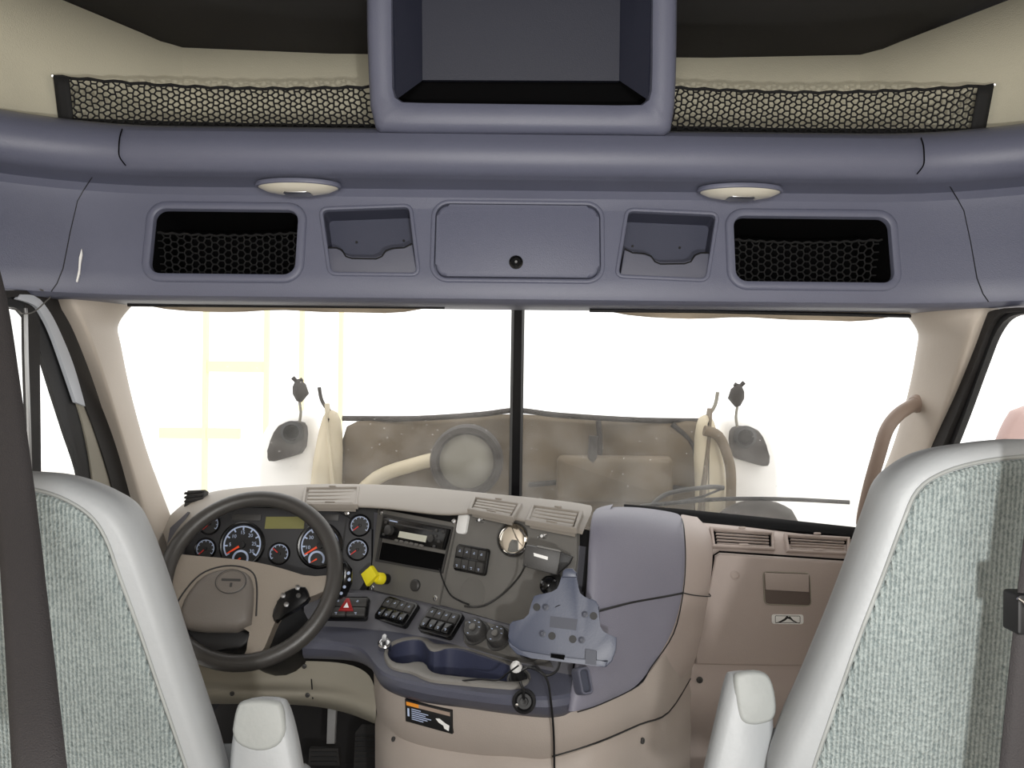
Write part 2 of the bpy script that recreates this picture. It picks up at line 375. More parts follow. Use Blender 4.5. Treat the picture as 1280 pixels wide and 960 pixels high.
strip('door_seal', [(-30, 364), (80, 366), (98, 396), (113, 436), (128, 481), (146, 537), (168, 612), (190, 690)], [(-30, 374), (44, 372), (62, 391), (77, 421), (92, 459), (106, 505), (119, 540), (138, 600), (160, 690)], frl, .018, 'rubber', dl, .02)
strip('painted_frame', [(26, 368), (46, 371), (63, 391), (78, 421), (93, 459), (107, 508)], [(22, 374), (44, 382), (55, 397), (66, 420), (81, 462), (95, 503)], frl, .021, 'dooredge', dl)
strip('lower_frame', [(108, 503), (121, 540), (140, 600), (162, 690)], [(95, 500), (106, 540), (116, 600), (124, 690)], frl, .014, 'olivebeige', dl)
strip('window_seal', [(-30, 368), (30, 370), (47, 382), (58, 397), (68, 418), (83, 459), (98, 502), (109, 540), (118, 600), (126, 690)], [(-30, 382), (16, 384), (28, 392), (36, 404), (48, 432), (66, 490), (81, 537), (101, 603), (108, 690)], frl, .010, 'black', dl, .01)
strip('vent_post', [(50, 380), (50, 450), (51, 540), (52, 620), (54, 700)], [(32, 380), (33, 450), (36, 540), (38, 620), (40, 700)], frl, .012, 'rubber', dl, .01)
strip('post_gasket', [(35, 385), (36, 450), (39, 540), (41, 620), (42, 700)], [(32, 385), (33, 450), (36, 540), (38, 620), (39, 700)], frl, .014, 'steel', dl, .004)
prism('door_panel', frl.poly([(-120, 640), (120, 640), (200, 690), (230, 980), (-120, 980)]), frl, -.05, .0, 'beige_shell', dl)
struct(prism('window_3', frl.poly([(-120, 360), (40, 372), (120, 600), (125, 660), (-120, 660)]), frl, -.036, -.031, 'doorglass', smooth=None))
dr, frrt = door('door_2', 'window_4', 1, None, None, None, None)
strip('door_seal', [(1320, 384), (1244, 387), (1222, 408), (1203, 455), (1178, 520), (1150, 590), (1125, 660)], [(1320, 388), (1262, 390), (1240, 402), (1222, 445), (1200, 505), (1172, 575), (1146, 660)], frrt, .018, 'rubber', dr, .02)
strip('window_seal', [(1320, 388), (1252, 390), (1232, 412), (1213, 455), (1188, 520), (1160, 590), (1135, 660)], [(1320, 392), (1268, 394), (1246, 414), (1228, 458), (1204, 524), (1178, 590), (1150, 660)], frrt, .006, 'black', dr, .015)
prism('door_panel', frrt.poly([(1400, 640), (1160, 640), (1090, 690), (1060, 980), (1400, 980)]), frrt, -.05, .0, 'beige_shell', dr)
struct(prism('window_4', frrt.poly([(1400, 380), (1250, 390), (1170, 600), (1160, 660), (1400, 660)]), frrt, -.036, -.031, 'doorglass', smooth=None))

from mathutils.bvhtree import BVHTree
def surf(o, px, py):
    bpy.context.view_layer.update(); dg = bpy.context.evaluated_depsgraph_get(); t = BVHTree.FromObject(o, dg); mi = o.matrix_world.inverted()
    a, b = ray(px, py); c0_ = mi @ Vector((XC, 0, ZC)); d = (mi.to_3x3() @ Vector((a, 1, -b))).normalized()
    h = t.ray_cast(c0_, d); return o.matrix_world @ h[0]
def surf_fr(o, px, py, e=8):
    p = surf(o, px, py); u = surf(o, px+e, py) - surf(o, px-e, py); v = surf(o, px, py-e) - surf(o, px, py+e)
    n_ = u.cross(v).normalized(); return Fr(p, u, n_ if n_.y < 0 else -n_)
# ================================================================== OVERHEAD CONSOLE
hc = thing('overhead_console', (0, 1.9, 1.47), 'blue-grey plastic overhead console spanning the cab above the windscreen', 'console')
prof = [(380, 1.815), (374, 1.797), (364, 1.792), (345, 1.797), (300, 1.812), (262, 1.826), (248, 1.827), (238, 1.815), (231, 1.79), (226, 1.765), (222, 1.748), (214, 1.732), (203, 1.722), (190, 1.718), (178, 1.724), (169, 1.738), (164, 1.758), (162, 1.785)]
pr = [(1.84-D, ZC + (480-y)/F_PX*D) for y, D in prof]
pr += [(-.20, 1.845), (-.235, 1.80), (-.235, 1.52), (-.17, 1.485)]
R_ = .60
path = []
for k in range(9): path.append((-.78 + 0, 0, math.radians(-48+48*k/8)))
def path_pt(t, off):   # t in [-1,1] beyond straight part uses arc angle
    kind, v = t
    if kind == 's': return Vector((v, 1.84-off))
    s = 1 if v > 0 else -1; a = abs(v); r = R_ - off
    x = .78 + r*math.sin(a); x = min(x, 1.24)
    return Vector((s*x, 1.84-R_ + r*math.cos(a)))
ts = [('a', math.radians(-66+66*k/11)) for k in range(11)] + [('s', -.78+1.56*k/12) for k in range(13)] + [('a', math.radians(66*k/11)) for k in range(1, 12)]
def sweep(name, profile, tlist, m, parent):
    rows = []
    for t in tlist:
        rows.append([(lambda q: (q.x, q.y, z))(path_pt(t, off)) for off, z in profile])
    return loft(name, rows, m, parent, closed=True, cap=True, smooth=40)
FH = Fr(P(648, 300, 1.811), X, (P(648, 345, 1.797)-P(648, 262, 1.826)).cross(X))
if FH.n.y > 0: FH = Fr(FH.o, X, -FH.n)
body = sweep('console_shell', pr, ts, 'header', hc)
Lc = (187, 262, 374, 342); Rc = (921, 271, 1112, 352)
def rr_px(fr, q, r):
    a, b = fr.hit((q[0]+q[2])/2, (q[1]+q[3])/2); w_ = abs(fr.hit(q[2], q[1])[0]-fr.hit(q[0], q[3])[0]); h_ = abs(fr.hit(q[0], q[1])[1]-fr.hit(q[0], q[3])[1])
    return rr(w_, h_, r, a, b, 6)
pk_l = [(402, 262), (512, 258), (522, 342), (413, 341)]
pk_r = [(785, 263), (896, 268), (883, 349), (772, 344)]
cut = []
for q in (Lc, Rc): cut.append(prism('cut', inset(rr_px(FH, q, .025), -.004), FH, -.20, .1, None, hc))
for q in (pk_l, pk_r): cut.append(prism('cut', round_poly(FH.poly(q), .014), FH, -.07, .1, None, hc))
DC = (541, 253, 753, 350)
cut.append(prism('cut', rr_px(FH, DC, .035), FH, -.012, .1, None, hc))
boolean(body, cut)
# roll pad over the middle of the roll
rp = [(o+.006, z) for o, z in pr[10:16]]
rp = [(pr[10][0]-.012, pr[10][1])] + rp + [(pr[15][0]-.03, pr[15][1])]
rows = []
for i in range(25):
    xx = -.855 + 1.71*i/24; e = min(1, (0.855-abs(xx))/.012 + .25)
    t = ('s', xx) if abs(xx) <= .78 else ('a', math.copysign(math.asin((abs(xx)-.78)/(R_-.11)), xx))
    rows.append([(lambda q: (q.x, q.y, z))(path_pt(t, off if j in (0, len(rp)-1) else off-.006*(1-e))) for j, (off, z) in enumerate(rp)])
loft('padded_roll', rows, 'header', hc, closed=True, cap=True)
for sx_ in (-1, 1):
    a_ = math.asin((.857-.78)/(R_-.11))
    tube('pad_seam', [Vector(p_) for p_ in spline([(lambda q: (q.x, q.y, z))(path_pt(('a', sx_*(a_-(.02 if i == 0 else 0))), off+.001)) for i, (off, z) in enumerate(rp[2:-1])], 4)], .0014, 'void', hc, n=5)
# seams on corner pieces
for s, pts in ((-1, [(148, 165), (146, 185), (149, 205), (160, 218)]), (1, [(1161, 176), (1160, 196), (1157, 212), (1146, 225)])):
    pass
for s in (-1, 1):
    ths = math.radians(20); sp = [(o+.0005, z) for o, z in pr[1:9]]
    pts = []
    for i, (o, z) in enumerate(sp):
        q = path_pt(('a', s*(ths + .09 - .02*i)), o); pts.append((q.x, q.y, z))
    tube('seam', pts, .0012, 'black', hc, n=5)
# bezel rings, black boxes standing in for the shade inside the bins
for q in (Lc, Rc):
    inn = rr_px(FH, q, .025)
    frame('bin_bezel', inset(inn, -.020), inn, FH, -.012, .005, 'header_door', hc, bevel=.006)
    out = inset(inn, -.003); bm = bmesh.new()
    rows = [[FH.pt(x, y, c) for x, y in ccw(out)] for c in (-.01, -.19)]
    g = loft_bm(bm, rows, True); bm.faces.new(g[-1]); link('bin_shade', fresh(bm), 'void', hc, smooth=None)
# centre door
dout = rr_px(FH, DC, .035)
frame('door_surround', inset(dout, -.006), inset(dout, .004), FH, -.012, .003, 'header_door', hc, bevel=.003)
cd = prism('storage_door', inset(dout, .007), FH, -.012, .004, 'header_door', hc, bevel=.008, seg=4)
lk = FH.sub(645, 329, .004)
lathe('lock', [(.0155, 0), (.0155, .004), (.012, .006), (.011, .003), (.008, .003), (.0075, .006), (.004, .006), (.0035, .003), (0, .003)], lk, 'blackgloss', cd, n=28)
lathe('key_slot', [(.003, .003), (.003, .0065), (0, .0065)], lk, 'steel', cd, n=10)
# pockets
for q, mx in ((pk_l, 1), (pk_r, -1)):
    o = round_poly(FH.poly(q), .014)
    frame('pocket_rim', inset(o, -.007), inset(o, .002), FH, -.01, .003, 'header_door', hc, bevel=.003)
    bm = bmesh.new(); g = loft_bm(bm, [[FH.pt(x, y, c) for x, y in ccw(inset(o, .001))] for c in (-.004, -.066)], True); bm.faces.new(g[-1]); bp_ = link('pocket_back', fresh(bm), 'navy', hc, smooth=None)
    ref = [(409, 309), (420, 309), (427, 312), (432, 320), (440, 322.5), (470, 323), (477, 320), (482, 313), (490, 310), (505, 309), (515, 304), (521, 341), (412, 341)]
    if mx < 0: ref = [(1296-x, y+6.5) for x, y in ref]
    lp = prism('pocket_lip', FH.poly(ref), FH, -.022, -.003, 'pocket', hc, bevel=.003)
    tube('lip_edge', [FH.at(x, y, -.004) for x, y in ref[:11]], .0022, 'black', lp, n=6)
    for sx in ((439, 290), (500, 288)):
        a = sx if mx > 0 else (1296-sx[0], sx[1]+7)
        lathe('screw', [(.003, 0), (.003, .002), (0, .002)], FH.sub(a[0], a[1], -.0655), 'black', bp_, n=8)
# scuff of white paint
prism('paint_scuff', [Vector(Fr(P(100, 332, 1.755), X, (.42, -1, 0)).hit(*p)) for p in [(102, 311), (103, 318), (101, 330), (100, 342), (97, 353), (95, 352), (98, 338), (99, 322)]], Fr(P(100, 332, 1.755), X, (.42, -1, 0)), -.02, .002, 'white', hc)

# bin over the middle of the console
ob = thing('overhead_bin', (0, 1.9, 1.84), 'open blue-grey box bin standing on the middle of the overhead console', 'bin')
FB = Fr(P(652, 100, 1.705), X, (0, -1, -.10))
outer = FB.poly([(456, -60), (457, 40), (460, 110), (468, 162), (838, 166), (846, 112), (848, 40), (849, -60)])
outer = FB.poly([(456, -60), (457, 40), (459, 90), (461, 130), (468, 158), (474, 163), (520, 164), (650, 165), (780, 166), (832, 167), (840, 161), (845, 132), (847, 92), (848, 40), (849, -60)])
inner = FB.poly([(490, -60), (490, 40), (490.5, 80), (491, 108), (494, 119), (503, 125), (530, 126), (650, 127.5), (775, 129), (802, 128.5), (811, 122), (814, 111), (815, 82), (815, 40), (816, -60)])
frame('bin_frame', outer, inner, FB, -.06, .0, 'header', ob, bevel=.018)
FBd = Fr(FB.o-FB.n*.075, X, FB.n)
bk = [FBd.hit(528, 100), FBd.hit(774, 101), FBd.hit(776, -60), FBd.hit(527, -60)]
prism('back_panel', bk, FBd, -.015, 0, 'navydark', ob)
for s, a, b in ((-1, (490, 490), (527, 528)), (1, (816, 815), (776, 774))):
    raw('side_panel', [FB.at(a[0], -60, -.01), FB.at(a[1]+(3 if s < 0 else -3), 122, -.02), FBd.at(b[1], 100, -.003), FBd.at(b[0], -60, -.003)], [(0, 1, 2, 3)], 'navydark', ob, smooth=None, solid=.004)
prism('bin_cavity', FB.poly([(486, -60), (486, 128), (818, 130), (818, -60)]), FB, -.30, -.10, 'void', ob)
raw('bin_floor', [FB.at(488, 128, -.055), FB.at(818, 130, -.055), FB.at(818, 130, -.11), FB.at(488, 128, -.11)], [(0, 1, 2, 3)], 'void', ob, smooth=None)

# nets
def net(name, label, grp, corner, nx, ny, r, jit, org, endstrap, parent_cat='net'):
    # corner: function (s,t)->Vector, s along, t up
    t_ = thing(name, org, label, parent_cat, grp)
    bm = bmesh.new(); pts = {}
    def node(i, j):
        if (i, j) not in pts:
            s = i/nx; t = j/ny; s += random.uniform(-jit, jit)/nx; t += random.uniform(-jit, jit)/ny*.6
            pts[(i, j)] = corner(min(max(s, 0), 1), min(max(t, 0), 1))
        return pts[(i, j)]
    def hexp(i, j, k):  # node of hex lattice
        return corner(*(lambda s, t: (min(max(s, 0), 1), min(max(t, 0), 1)))((i+.5*(j % 2)+(.0 if k == 0 else .34))/nx + jit*math.sin(i*1.7+j*2.3+k)/nx, (j + .1*math.sin(i*.9+j))/ny))
    for j in range(ny+1):
        for i in range(nx):
            a = hexp(i, j, 0); b = hexp(i, j, 1); tube_bm(bm, [a, b], r, 4, False)
            if j < ny:
                if j % 2 == 0:
                    tube_bm(bm, [b, hexp(i, j+1, 0)], r, 4, False)
                    if i > 0: tube_bm(bm, [a, hexp(i-1, j+1, 1)], r, 4, False)
                else:
                    if i < nx-1: tube_bm(bm, [b, hexp(i+1, j+1, 0)], r, 4, False)
                    tube_bm(bm, [a, hexp(i, j+1, 1)], r, 4, False)
    link('netting', fresh(bm), 'net', t_, smooth=60)
    tube('elastic_cord', [corner(k/40, 1)+Vector((0, -.002, .002*math.sin(k*1.9))) for k in range(41)], r*1.7, 'net', t_, n=6)
    tube('bottom_cord', [corner(k/20, 0) for k in range(21)], r*2, 'net', t_, n=6)
    if endstrap:
        s0 = endstrap
        loft('net_hem', [[corner(k/20, t)+Vector((0, .012, 0)) for k in range(21)] for t in (0, .12, .24)], 'net', t_, solid=.002)
        g = [[corner(s0*.0+(1-s0)*1 if False else (k/3*.045 if s0 == 1 else 1-k/3*.045), t/4)+Vector((0, -.003, 0)) for k in range(4)] for t in range(5)]
        loft('end_strap', g, 'net', t_, solid=.004)
        hk = corner(0 if s0 == 1 else 1, 1)
        tube('hook', [hk+Vector((-.004*s0, 0, .002)), hk+Vector((-.01*s0, .01, .006)), hk+Vector((-.012*s0, .03, .006))], .0025, 'steel', t_)
    return t_
def bil(a, b, c, d, sag, by):  # a bottom-left b bottom-right c top-right d top-left
    def f(s, t):
        bot = a.lerp(b, s); top = d.lerp(c, s); p = bot.lerp(top, t)
        return p + Vector((0, by*math.sin(math.pi*s)*math.sin(math.pi*t*.5), -sag*math.sin(math.pi*s)*t))
    return f
DN = 1.86
net('cargo_net', 'black mesh cargo net strung above the console over the steering wheel side', 'upper shelf nets', bil(P(76, 160, DN-.05), P(472, 168, DN-.02), P(462, 109, DN), P(68, 96, DN-.08), .006, .02), 28, 15, .0020, .10, (-.7, DN, 1.84), 1)
net('cargo_net', 'black mesh cargo net strung above the console over the glovebox side', 'upper shelf nets', bil(P(832, 170, DN-.02), P(1228, 174, DN-.05), P(1241, 107, DN-.08), P(842, 110, DN), .006, .02), 28, 15, .0020, .10, (.7, DN, 1.84), -1)
for q, lab in ((Lc, 'black net inside the open console bin on the steering wheel side'), (Rc, 'black net inside the open console bin on the glovebox side')):
    f = lambda x, y, c: FH.at(x, y, c)
    cnr = bil(f(q[0]+3, q[3]-2, -.05), f(q[2]-3, q[3]-2, -.05), f(q[2]-2, q[1]+23, -.03), f(q[0]+2, q[1]+23, -.03), .003, .02)
    net('bin_net', lab, 'console bin nets', cnr, 11, 12, .0017, .04, tuple(f((q[0]+q[2])/2, q[3], -.05)), None)
# dome lamps
for px, py, lab in ((373, 235, 'oval clear dome lamp above the wavy pocket on the steering wheel side'), (925, 241, 'oval clear dome lamp above the wavy pocket on the glovebox side')):
    fr = Fr(P(px, py-2, 1.79), X, (0, -.03, -1))
    t_ = thing('dome_lamp', tuple(fr.o), lab, 'lamp', 'console dome lamps')
    lathe('lamp_bezel', [(.088, .0), (.094, -.006), (.096, .0), (.094, .003), (.090, .004), (.087, .002)], fr, 'header_door', t_, n=40, sy=.5, closed=True)
    lathe('lamp_lens', [(.090, -.006), (.088, .004), (.07, .012), (.04, .017), (0, .018)], fr, 'lens', t_, n=40, sy=.5)
    prism('reflector', rr(.06, .04, .01), fr, -.004, .0185, 'steel', t_, bevel=.003)

# sun visors
for s, pts, lab in ((-1, [(158, 377), (300, 379), (420, 380), (556, 381)], 'beige folded sun visor above the pane on the steering wheel side'), (1, [(735, 384), (870, 386), (1000, 388), (1138, 392)], 'beige folded sun visor above the pane on the glovebox side')):
    t_ = thing('sun_visor', tuple(P(pts[1][0], pts[1][1], 2.0)), lab, 'sun visor', 'sun visors')
    rows = []
    for k in range(17):
        s_ = k/16; px = pts[0][0]+(pts[-1][0]-pts[0][0])*s_; py = pts[0][1]+(pts[-1][1]-pts[0][1])*s_
        e = math.sin(math.pi*min(1, s_*4 if s_ < .5 else (1-s_)*4)/2) if s_ not in (0, 1) else 0
        dr_ = (11+1.6*math.sin(s_*9)+.8*math.sin(s_*23))*max(.15, e)
        D0 = 1.97
        rows.append([tuple(P(px, py-10, D0)), tuple(P(px, py+dr_*.4, D0-.012)), tuple(P(px, py+dr_, D0)), tuple(P(px, py+dr_*.7, D0+.03)), tuple(P(px, py-10, D0+.04))])
    loft('visor_pad', rows, 'visor', t_, closed=True, cap=True, smooth=60)
    tube('visor_rod', [P(pts[0][0]+2, pts[0][1]+4, 1.945), P(pts[1][0], pts[1][1]+3, 1.945), P(pts[3][0], pts[3][1]+3, 1.945)], .0045, 'black', t_)

# ================================================================== DASHBOARD
da = thing('dashboard', (0, 2.3, .6), 'two-tone wraparound dashboard in grey and pinkish beige plastic', 'dashboard')
th = math.radians(37.4); US = Vector((math.cos(th), -math.sin(th), 0)); NH = Vector((-math.sin(th), -math.cos(th), 0))
def lean(nh, deg): a = math.radians(deg); return nh*math.cos(a) + Z*math.sin(a)
FS = Fr(P(465, 740, 2.20), US, lean(NH, 14))
FC = Fr(P(350, 740, 2.21), X, lean(-Y, 14))
FT = Fr(P(548, 780, 2.01), US, lean(NH, 48))
# cowl
G1 = [(200, 652, 2.36), (226, 626, 2.40), (262, 614, 2.41), (320, 610, 2.42), (400, 607, 2.42), (470, 608, 2.40), (520, 611, 2.34), (570, 616, 2.25), (620, 621, 2.16), (680, 627, 2.08), (722, 632, 2.02), (742, 636, 2.0)]
G2 = [(212, 690, 2.20), (234, 648, 2.22), (270, 634, 2.25), (320, 632, 2.25), (400, 633, 2.25), (470, 633, 2.235), (520, 640, 2.14), (565, 645, 2.06), (592, 639, 2.025), (650, 650, 1.93), (705, 662, 1.855), (728, 667, 1.835)]
rows = [[P(x, y, D) + Vector((0, .26, -.05)) for x, y, D in G1], [P(x, y, D) + Vector((0, .10, .0)) for x, y, D in G1], [P(x, y, D) for x, y, D in G1],
        [(P(a[0], a[1], a[2]).lerp(P(b[0], b[1], b[2]), .5) + Vector((0, -.005, .005))) for a, b in zip(G1, G2)],
        [P(x, y, D) + Vector((0, -.004, .003)) for x, y, D in G2], [P(x, y, D) + Vector((0, .0, -.006)) for x, y, D in G2], [P(x, y, D) + Vector((0, .10, -.012)) for x, y, D in G2]]
loft('dash_top', rows, 'cowl', da, subd=2, smooth=180)
box('dash_end', (-1.06, 2.26, .3), (-.90, 2.55, .80), 'stripgrey', da, bevel=.01)
# core bodies behind the fascias
prism('dash_core', FS.poly([(466, 640), (573, 656), (724, 682), (712, 806), (548, 756), (464, 738)]), FS, -.04, -.004, 'stripgrey', da)
prism('instrument_panel', smooth_poly(FC.poly([(222, 742), (232, 643), (262, 634), (465, 636), (464, 739), (400, 744)]), 1), FC, -.10, 0, 'cluster', da, bevel=.003)
prism('stack_backing', FS.poly([(474, 640), (474, 628), (600, 640), (735, 662), (738, 740), (474, 720)]), FS, -.07, -.03, 'black', da)
prism('panel_backing', FC.poly([(234, 660), (262, 626), (480, 622), (480, 700)]), FC, -.10, -.03, 'black', da)
prism('cluster_side', FC.poly([(196, 760), (214, 660), (236, 640), (226, 752)]), FC, -.10, .014, 'stripgrey', da, bevel=.006)
prism('switch_panel', FS.poly([(474, 636), (572, 654), (564, 690), (549, 757), (463, 737)]), FS, -.01, .006, 'panel', da, bevel=.003)
ap = prism('accessory_panel', FS.poly([(574, 646), (600, 637), (722, 662), (722, 700), (706, 800), (551, 756), (566, 690)]), FS, -.01, .0045, 'panel2', da, bevel=.002)
# ledge
R0 = [(380, 741), (430, 741), (468, 742), (510, 748), (548, 757), (600, 771), (640, 783), (690, 799), (718, 808)]
R1 = [(380, 782), (430, 784), (465, 787), (500, 791), (548, 800), (600, 815), (640, 827), (685, 838), (715, 844)]
R2 = [(380, 799), (428, 803), (455, 813), (480, 840), (530, 854), (590, 864), (640, 869), (690, 870), (722, 864)]
R3 = [(380, 823), (440, 826), (466, 838), (480, 860), (520, 876), (590, 886), (640, 893), (690, 897), (724, 889)]
r0 = [PZ(x, y, .731) for x, y in R0]; r1 = [PZ(x, y, .665) for x, y in R1]; r2 = [PZ(x, y, .655) for x, y in R2]; r3 = [PZ(x, y, .60) for x, y in R3]
def rows_spl(rr_, n=5): return [spline(r, n) for r in rr_]
loft('switch_strip', rows_spl([[p+Vector((0, .03, .0)) for p in r0], r0, [a.lerp(b, .5) for a, b in zip(r0, r1)], r1]), 'stripgrey', da, smooth=35)
# ledge top with tray hole
rt = rows_spl([r1, [a.lerp(b, .33) for a, b in zip(r1, r2)], [a.lerp(b, .66) for a, b in zip(r1, r2)], r2, [b.lerp(c, .10)+Vector((0, -.010, 0)) for b, c in zip(r2, r3)], [b.lerp(c, .35)+Vector((0, -.018, 0)) for b, c in zip(r2, r3)], [b.lerp(c, .7)+Vector((0, -.014, 0)) for b, c in zip(r2, r3)], r3])
bm = bmesh.new(); bot = [[p + Vector((0, .02, -.10)) for p in r] for r in (rt[0], rt[-1])]
ring = rt + [[Vector((p.x, p.y+.05, .59)) for p in rt[-1]], [Vector((p.x, p.y, .585)) for p in rt[0]]]
cols = [[ring[i][j] for i in range(len(ring))] for j in range(len(rt[0]))]
loft_bm(bm, cols, True, True); led = link('ledge_shelf', fresh(bm), 'ledge', da, smooth=35)
FZ = Fr(PZ(560, 832, .66), X, Z)
tray_px = [(484, 821), (486, 812), (494, 806), (506, 802.5), (520, 801), (530, 804), (534, 811), (540, 816), (550, 815), (558, 812), (574, 813), (600, 821), (636, 833), (652, 841), (652, 850), (640, 855), (610, 851), (570, 847), (545, 844), (536, 839), (532, 830), (522, 828), (507, 831.5), (492, 830)]
tp = smooth_poly(FZ.poly(tray_px), 1)
boolean(led, [prism('cut', tp, FZ, -.06, .1, None, da)])
bm = bmesh.new(); g = loft_bm(bm, [[FZ.pt(x, y, c) for x, y in ccw(inset(tp, .0005))] for c in (.002, -.058)], True); bm.faces.new(g[-1]); link('cup_tray', fresh(bm), 'tray', da, smooth=40)
rim_px = [(479, 822), (482, 810), (492, 802), (506, 798), (521, 796.5), (534, 798), (540, 803), (546, 806), (554, 806), (562, 806), (578, 808), (602, 815), (640, 828), (662, 840), (664, 852), (648, 861), (610, 858), (570, 854), (540, 851), (528, 847), (518, 842), (508, 839), (500, 838), (487, 834)]
rim = smooth_poly(FZ.poly(rim_px), 1)
frame('tray_rim', rim, tp, FZ, -.012, .005, 'trayrim', da, bevel=.003)

# purple end panel
PU = [[(740, 636, 2.12), (765, 633, 2.15), (800, 634, 2.20), (828, 638, 2.25), (850, 642, 2.30)],
      [(734, 638, 1.97), (762, 635, 1.99), (797, 637, 2.04), (828, 642, 2.09), (852, 648, 2.14)],
      [(727, 648, 1.84), (760, 645, 1.86), (796, 648, 1.92), (828, 652, 1.98), (855, 658, 2.03)],
      [(724, 690, 1.80), (754, 690, 1.80), (795, 692, 1.87), (828, 694, 1.93), (857, 696, 1.99)],
      [(722, 763, 1.77), (748, 763, 1.75), (793, 752, 1.84), (828, 746, 1.91), (854, 741, 1.97)],
      [(712, 812, 1.74), (740, 812, 1.71), (786, 802, 1.80), (820, 794, 1.87), (842, 792, 1.925)],
      [(704, 858, 1.68), (728, 858, 1.66), (766, 848, 1.735), (796, 838, 1.80), (814, 834, 1.84)],
      [(700, 890, 1.665), (722, 890, 1.655), (752, 880, 1.71), (778, 868, 1.77), (798, 857, 1.80)]]
grid = [[P(*q) for q in r] for r in PU]
side = [[r[0] + NH*(-.12)] + [r[0].lerp(r[1], .0)] + r[1:] for r in grid]
loft('end_panel', side, 'purple', da, subd=2, smooth=180)
# seam across the panel
tube('seam', [p + Vector((0, -.0015, 0)) for p in spline([grid[4][1]+Vector((0, -.004, 0)), P(771, 757.5, 1.79), grid[4][2]+Vector((0, -.001, 0)), grid[4][3], grid[4][4]], 4)], .0025, 'black', da, n=6)
# beige body: bridge to passenger side, lower console
edge = [PU[i][4] for i in range(8)]
far = [(870, 646, 2.47), (876, 652, 2.40), (890, 664, 2.33), (892, 697, 2.27), (886, 742, 2.25), (876, 796, 2.24), (868, 834, 2.23), (856, 846, 2.2)]
br = [[P(*a), P(*a).lerp(P(*b), .25)+Vector((.005, -.02, .0)), P(*a).lerp(P(*b), .6)+Vector((.02, -.03, 0)), P(*b)] for a, b in zip(edge, far)]
loft('dash_bridge', br, 'beige', da, subd=2, smooth=180)
tube('seam', [p for p in spline([P(*q) for q in [(852, 648, 2.13), (855, 660, 2.025), (857, 697, 1.985), (854, 741, 1.965), (842, 792, 1.92), (814, 834, 1.835), (798, 857, 1.795), (752, 880, 1.705), (722, 890, 1.65)]], 4)], .0014, 'black', da, n=6)
tube('seam', [p+Vector((0, -.001, 0)) for p in spline(br[4], 5)], .0016, 'black', da, n=6)
# lower beige console
c0 = [r3[2]+Vector((0, .012, 0)), r3[3]+Vector((0, .012, 0)), r3[4]+Vector((0, .012, 0)), r3[5]+Vector((0, .012, 0)), r3[6]+Vector((0, .012, 0)), r3[7]+Vector((0, .012, 0)), P(745, 881, 1.71), P(798, 857, 1.81), P(832, 815, 1.90), P(868, 800, 2.2)]
C1 = [(470, 885), (484, 908), (522, 926), (590, 938), (640, 941), (690, 943), (748, 925), (800, 903), (836, 888), (864, 845)]
c1 = []
for p, q in zip(c0, C1): c1.append(P(q[0], q[1], p.y+.012))
c2 = [p + Vector((0, .008, -.012)) for p in c1]; c3 = [p + Vector((.0, -.012, -.035)) for p in c1]
c4 = [Vector((p.x, p.y+.02, .0)) for p in c1]
lw = rows_spl([c0, [a.lerp(b, .5)+Vector((0, -.008, 0)) for a, b in zip(c0, c1)], c1, c2, c3, c4], 4)
lw = [[r[0]+Vector((-.02, .75, 0))] + r for r in lw]
lcon = loft('lower_console', lw, 'console_beige', da, smooth=50)
tube('seam', spline([p+Vector((0, .001, -.005)) for p in c1[5:]], 4), .002, 'black', da, n=6)
# knee panel on the driver side
kn = [[(200, 822, 2.10), (300, 826, 2.10), (388, 826, 2.09), (435, 828, 2.06), (466, 842, 1.99)], [(200, 850, 2.11), (300, 856, 2.11), (388, 856, 2.10), (430, 858, 2.07), (470, 872, 1.99)],
      [(200, 858, 2.06), (300, 862, 2.06), (388, 862, 2.06), (430, 866, 2.03), (470, 884, 1.97)], [(200, 874, 2.06), (300, 876, 2.06), (388, 876, 2.06), (436, 886, 2.03), (470, 904, 1.97)], [(200, 880, 2.2), (300, 880, 2.2), (388, 880, 2.2), (440, 892, 2.15), (470, 906, 2.1)]]
loft('knee_panel', [[P(*q) for q in r] for r in kn], 'olivebeige', da, subd=2, smooth=180)
tube('seam', [P(388, 826, 2.088), P(389, 845, 2.095), P(390, 858, 2.07), P(391, 874, 2.055)], .0018, 'black', da, n=5)
FK = Fr(P(385, 845, 2.06), X, -Y)
for x, y in ((381, 832), (385, 868), (413, 866), (291, 866)): screw(FK, x, y, .006, da, 'charcoal', .006)
screw(surf_fr(lcon, 492, 924), 492, 924, .006, da, 'charcoal', .001)
screw(surf_fr(lcon, 803, 926), 803, 926, .007, da, 'charcoal', .001)
screw(Fr(P(874, 849, 2.2), X, -Y), 874, 849, .009, da, 'charcoal', .006)
# left air outlet at the pillar
FV0 = Fr(P(243, 622, 2.37), X, lean(-Y, 20))
av = prism('air_vent', FV0.poly([(232, 632), (236, 614), (258, 613), (255, 628), (240, 636)]), FV0, -.02, .012, 'charcoal', da, bevel=.002)
for k in range(4): prism('slat', FV0.poly([(234, 617+5*k), (257, 615+5*k), (256, 617+5*k), (233, 619.5+5*k)]), FV0, .012, .02, 'black', av)
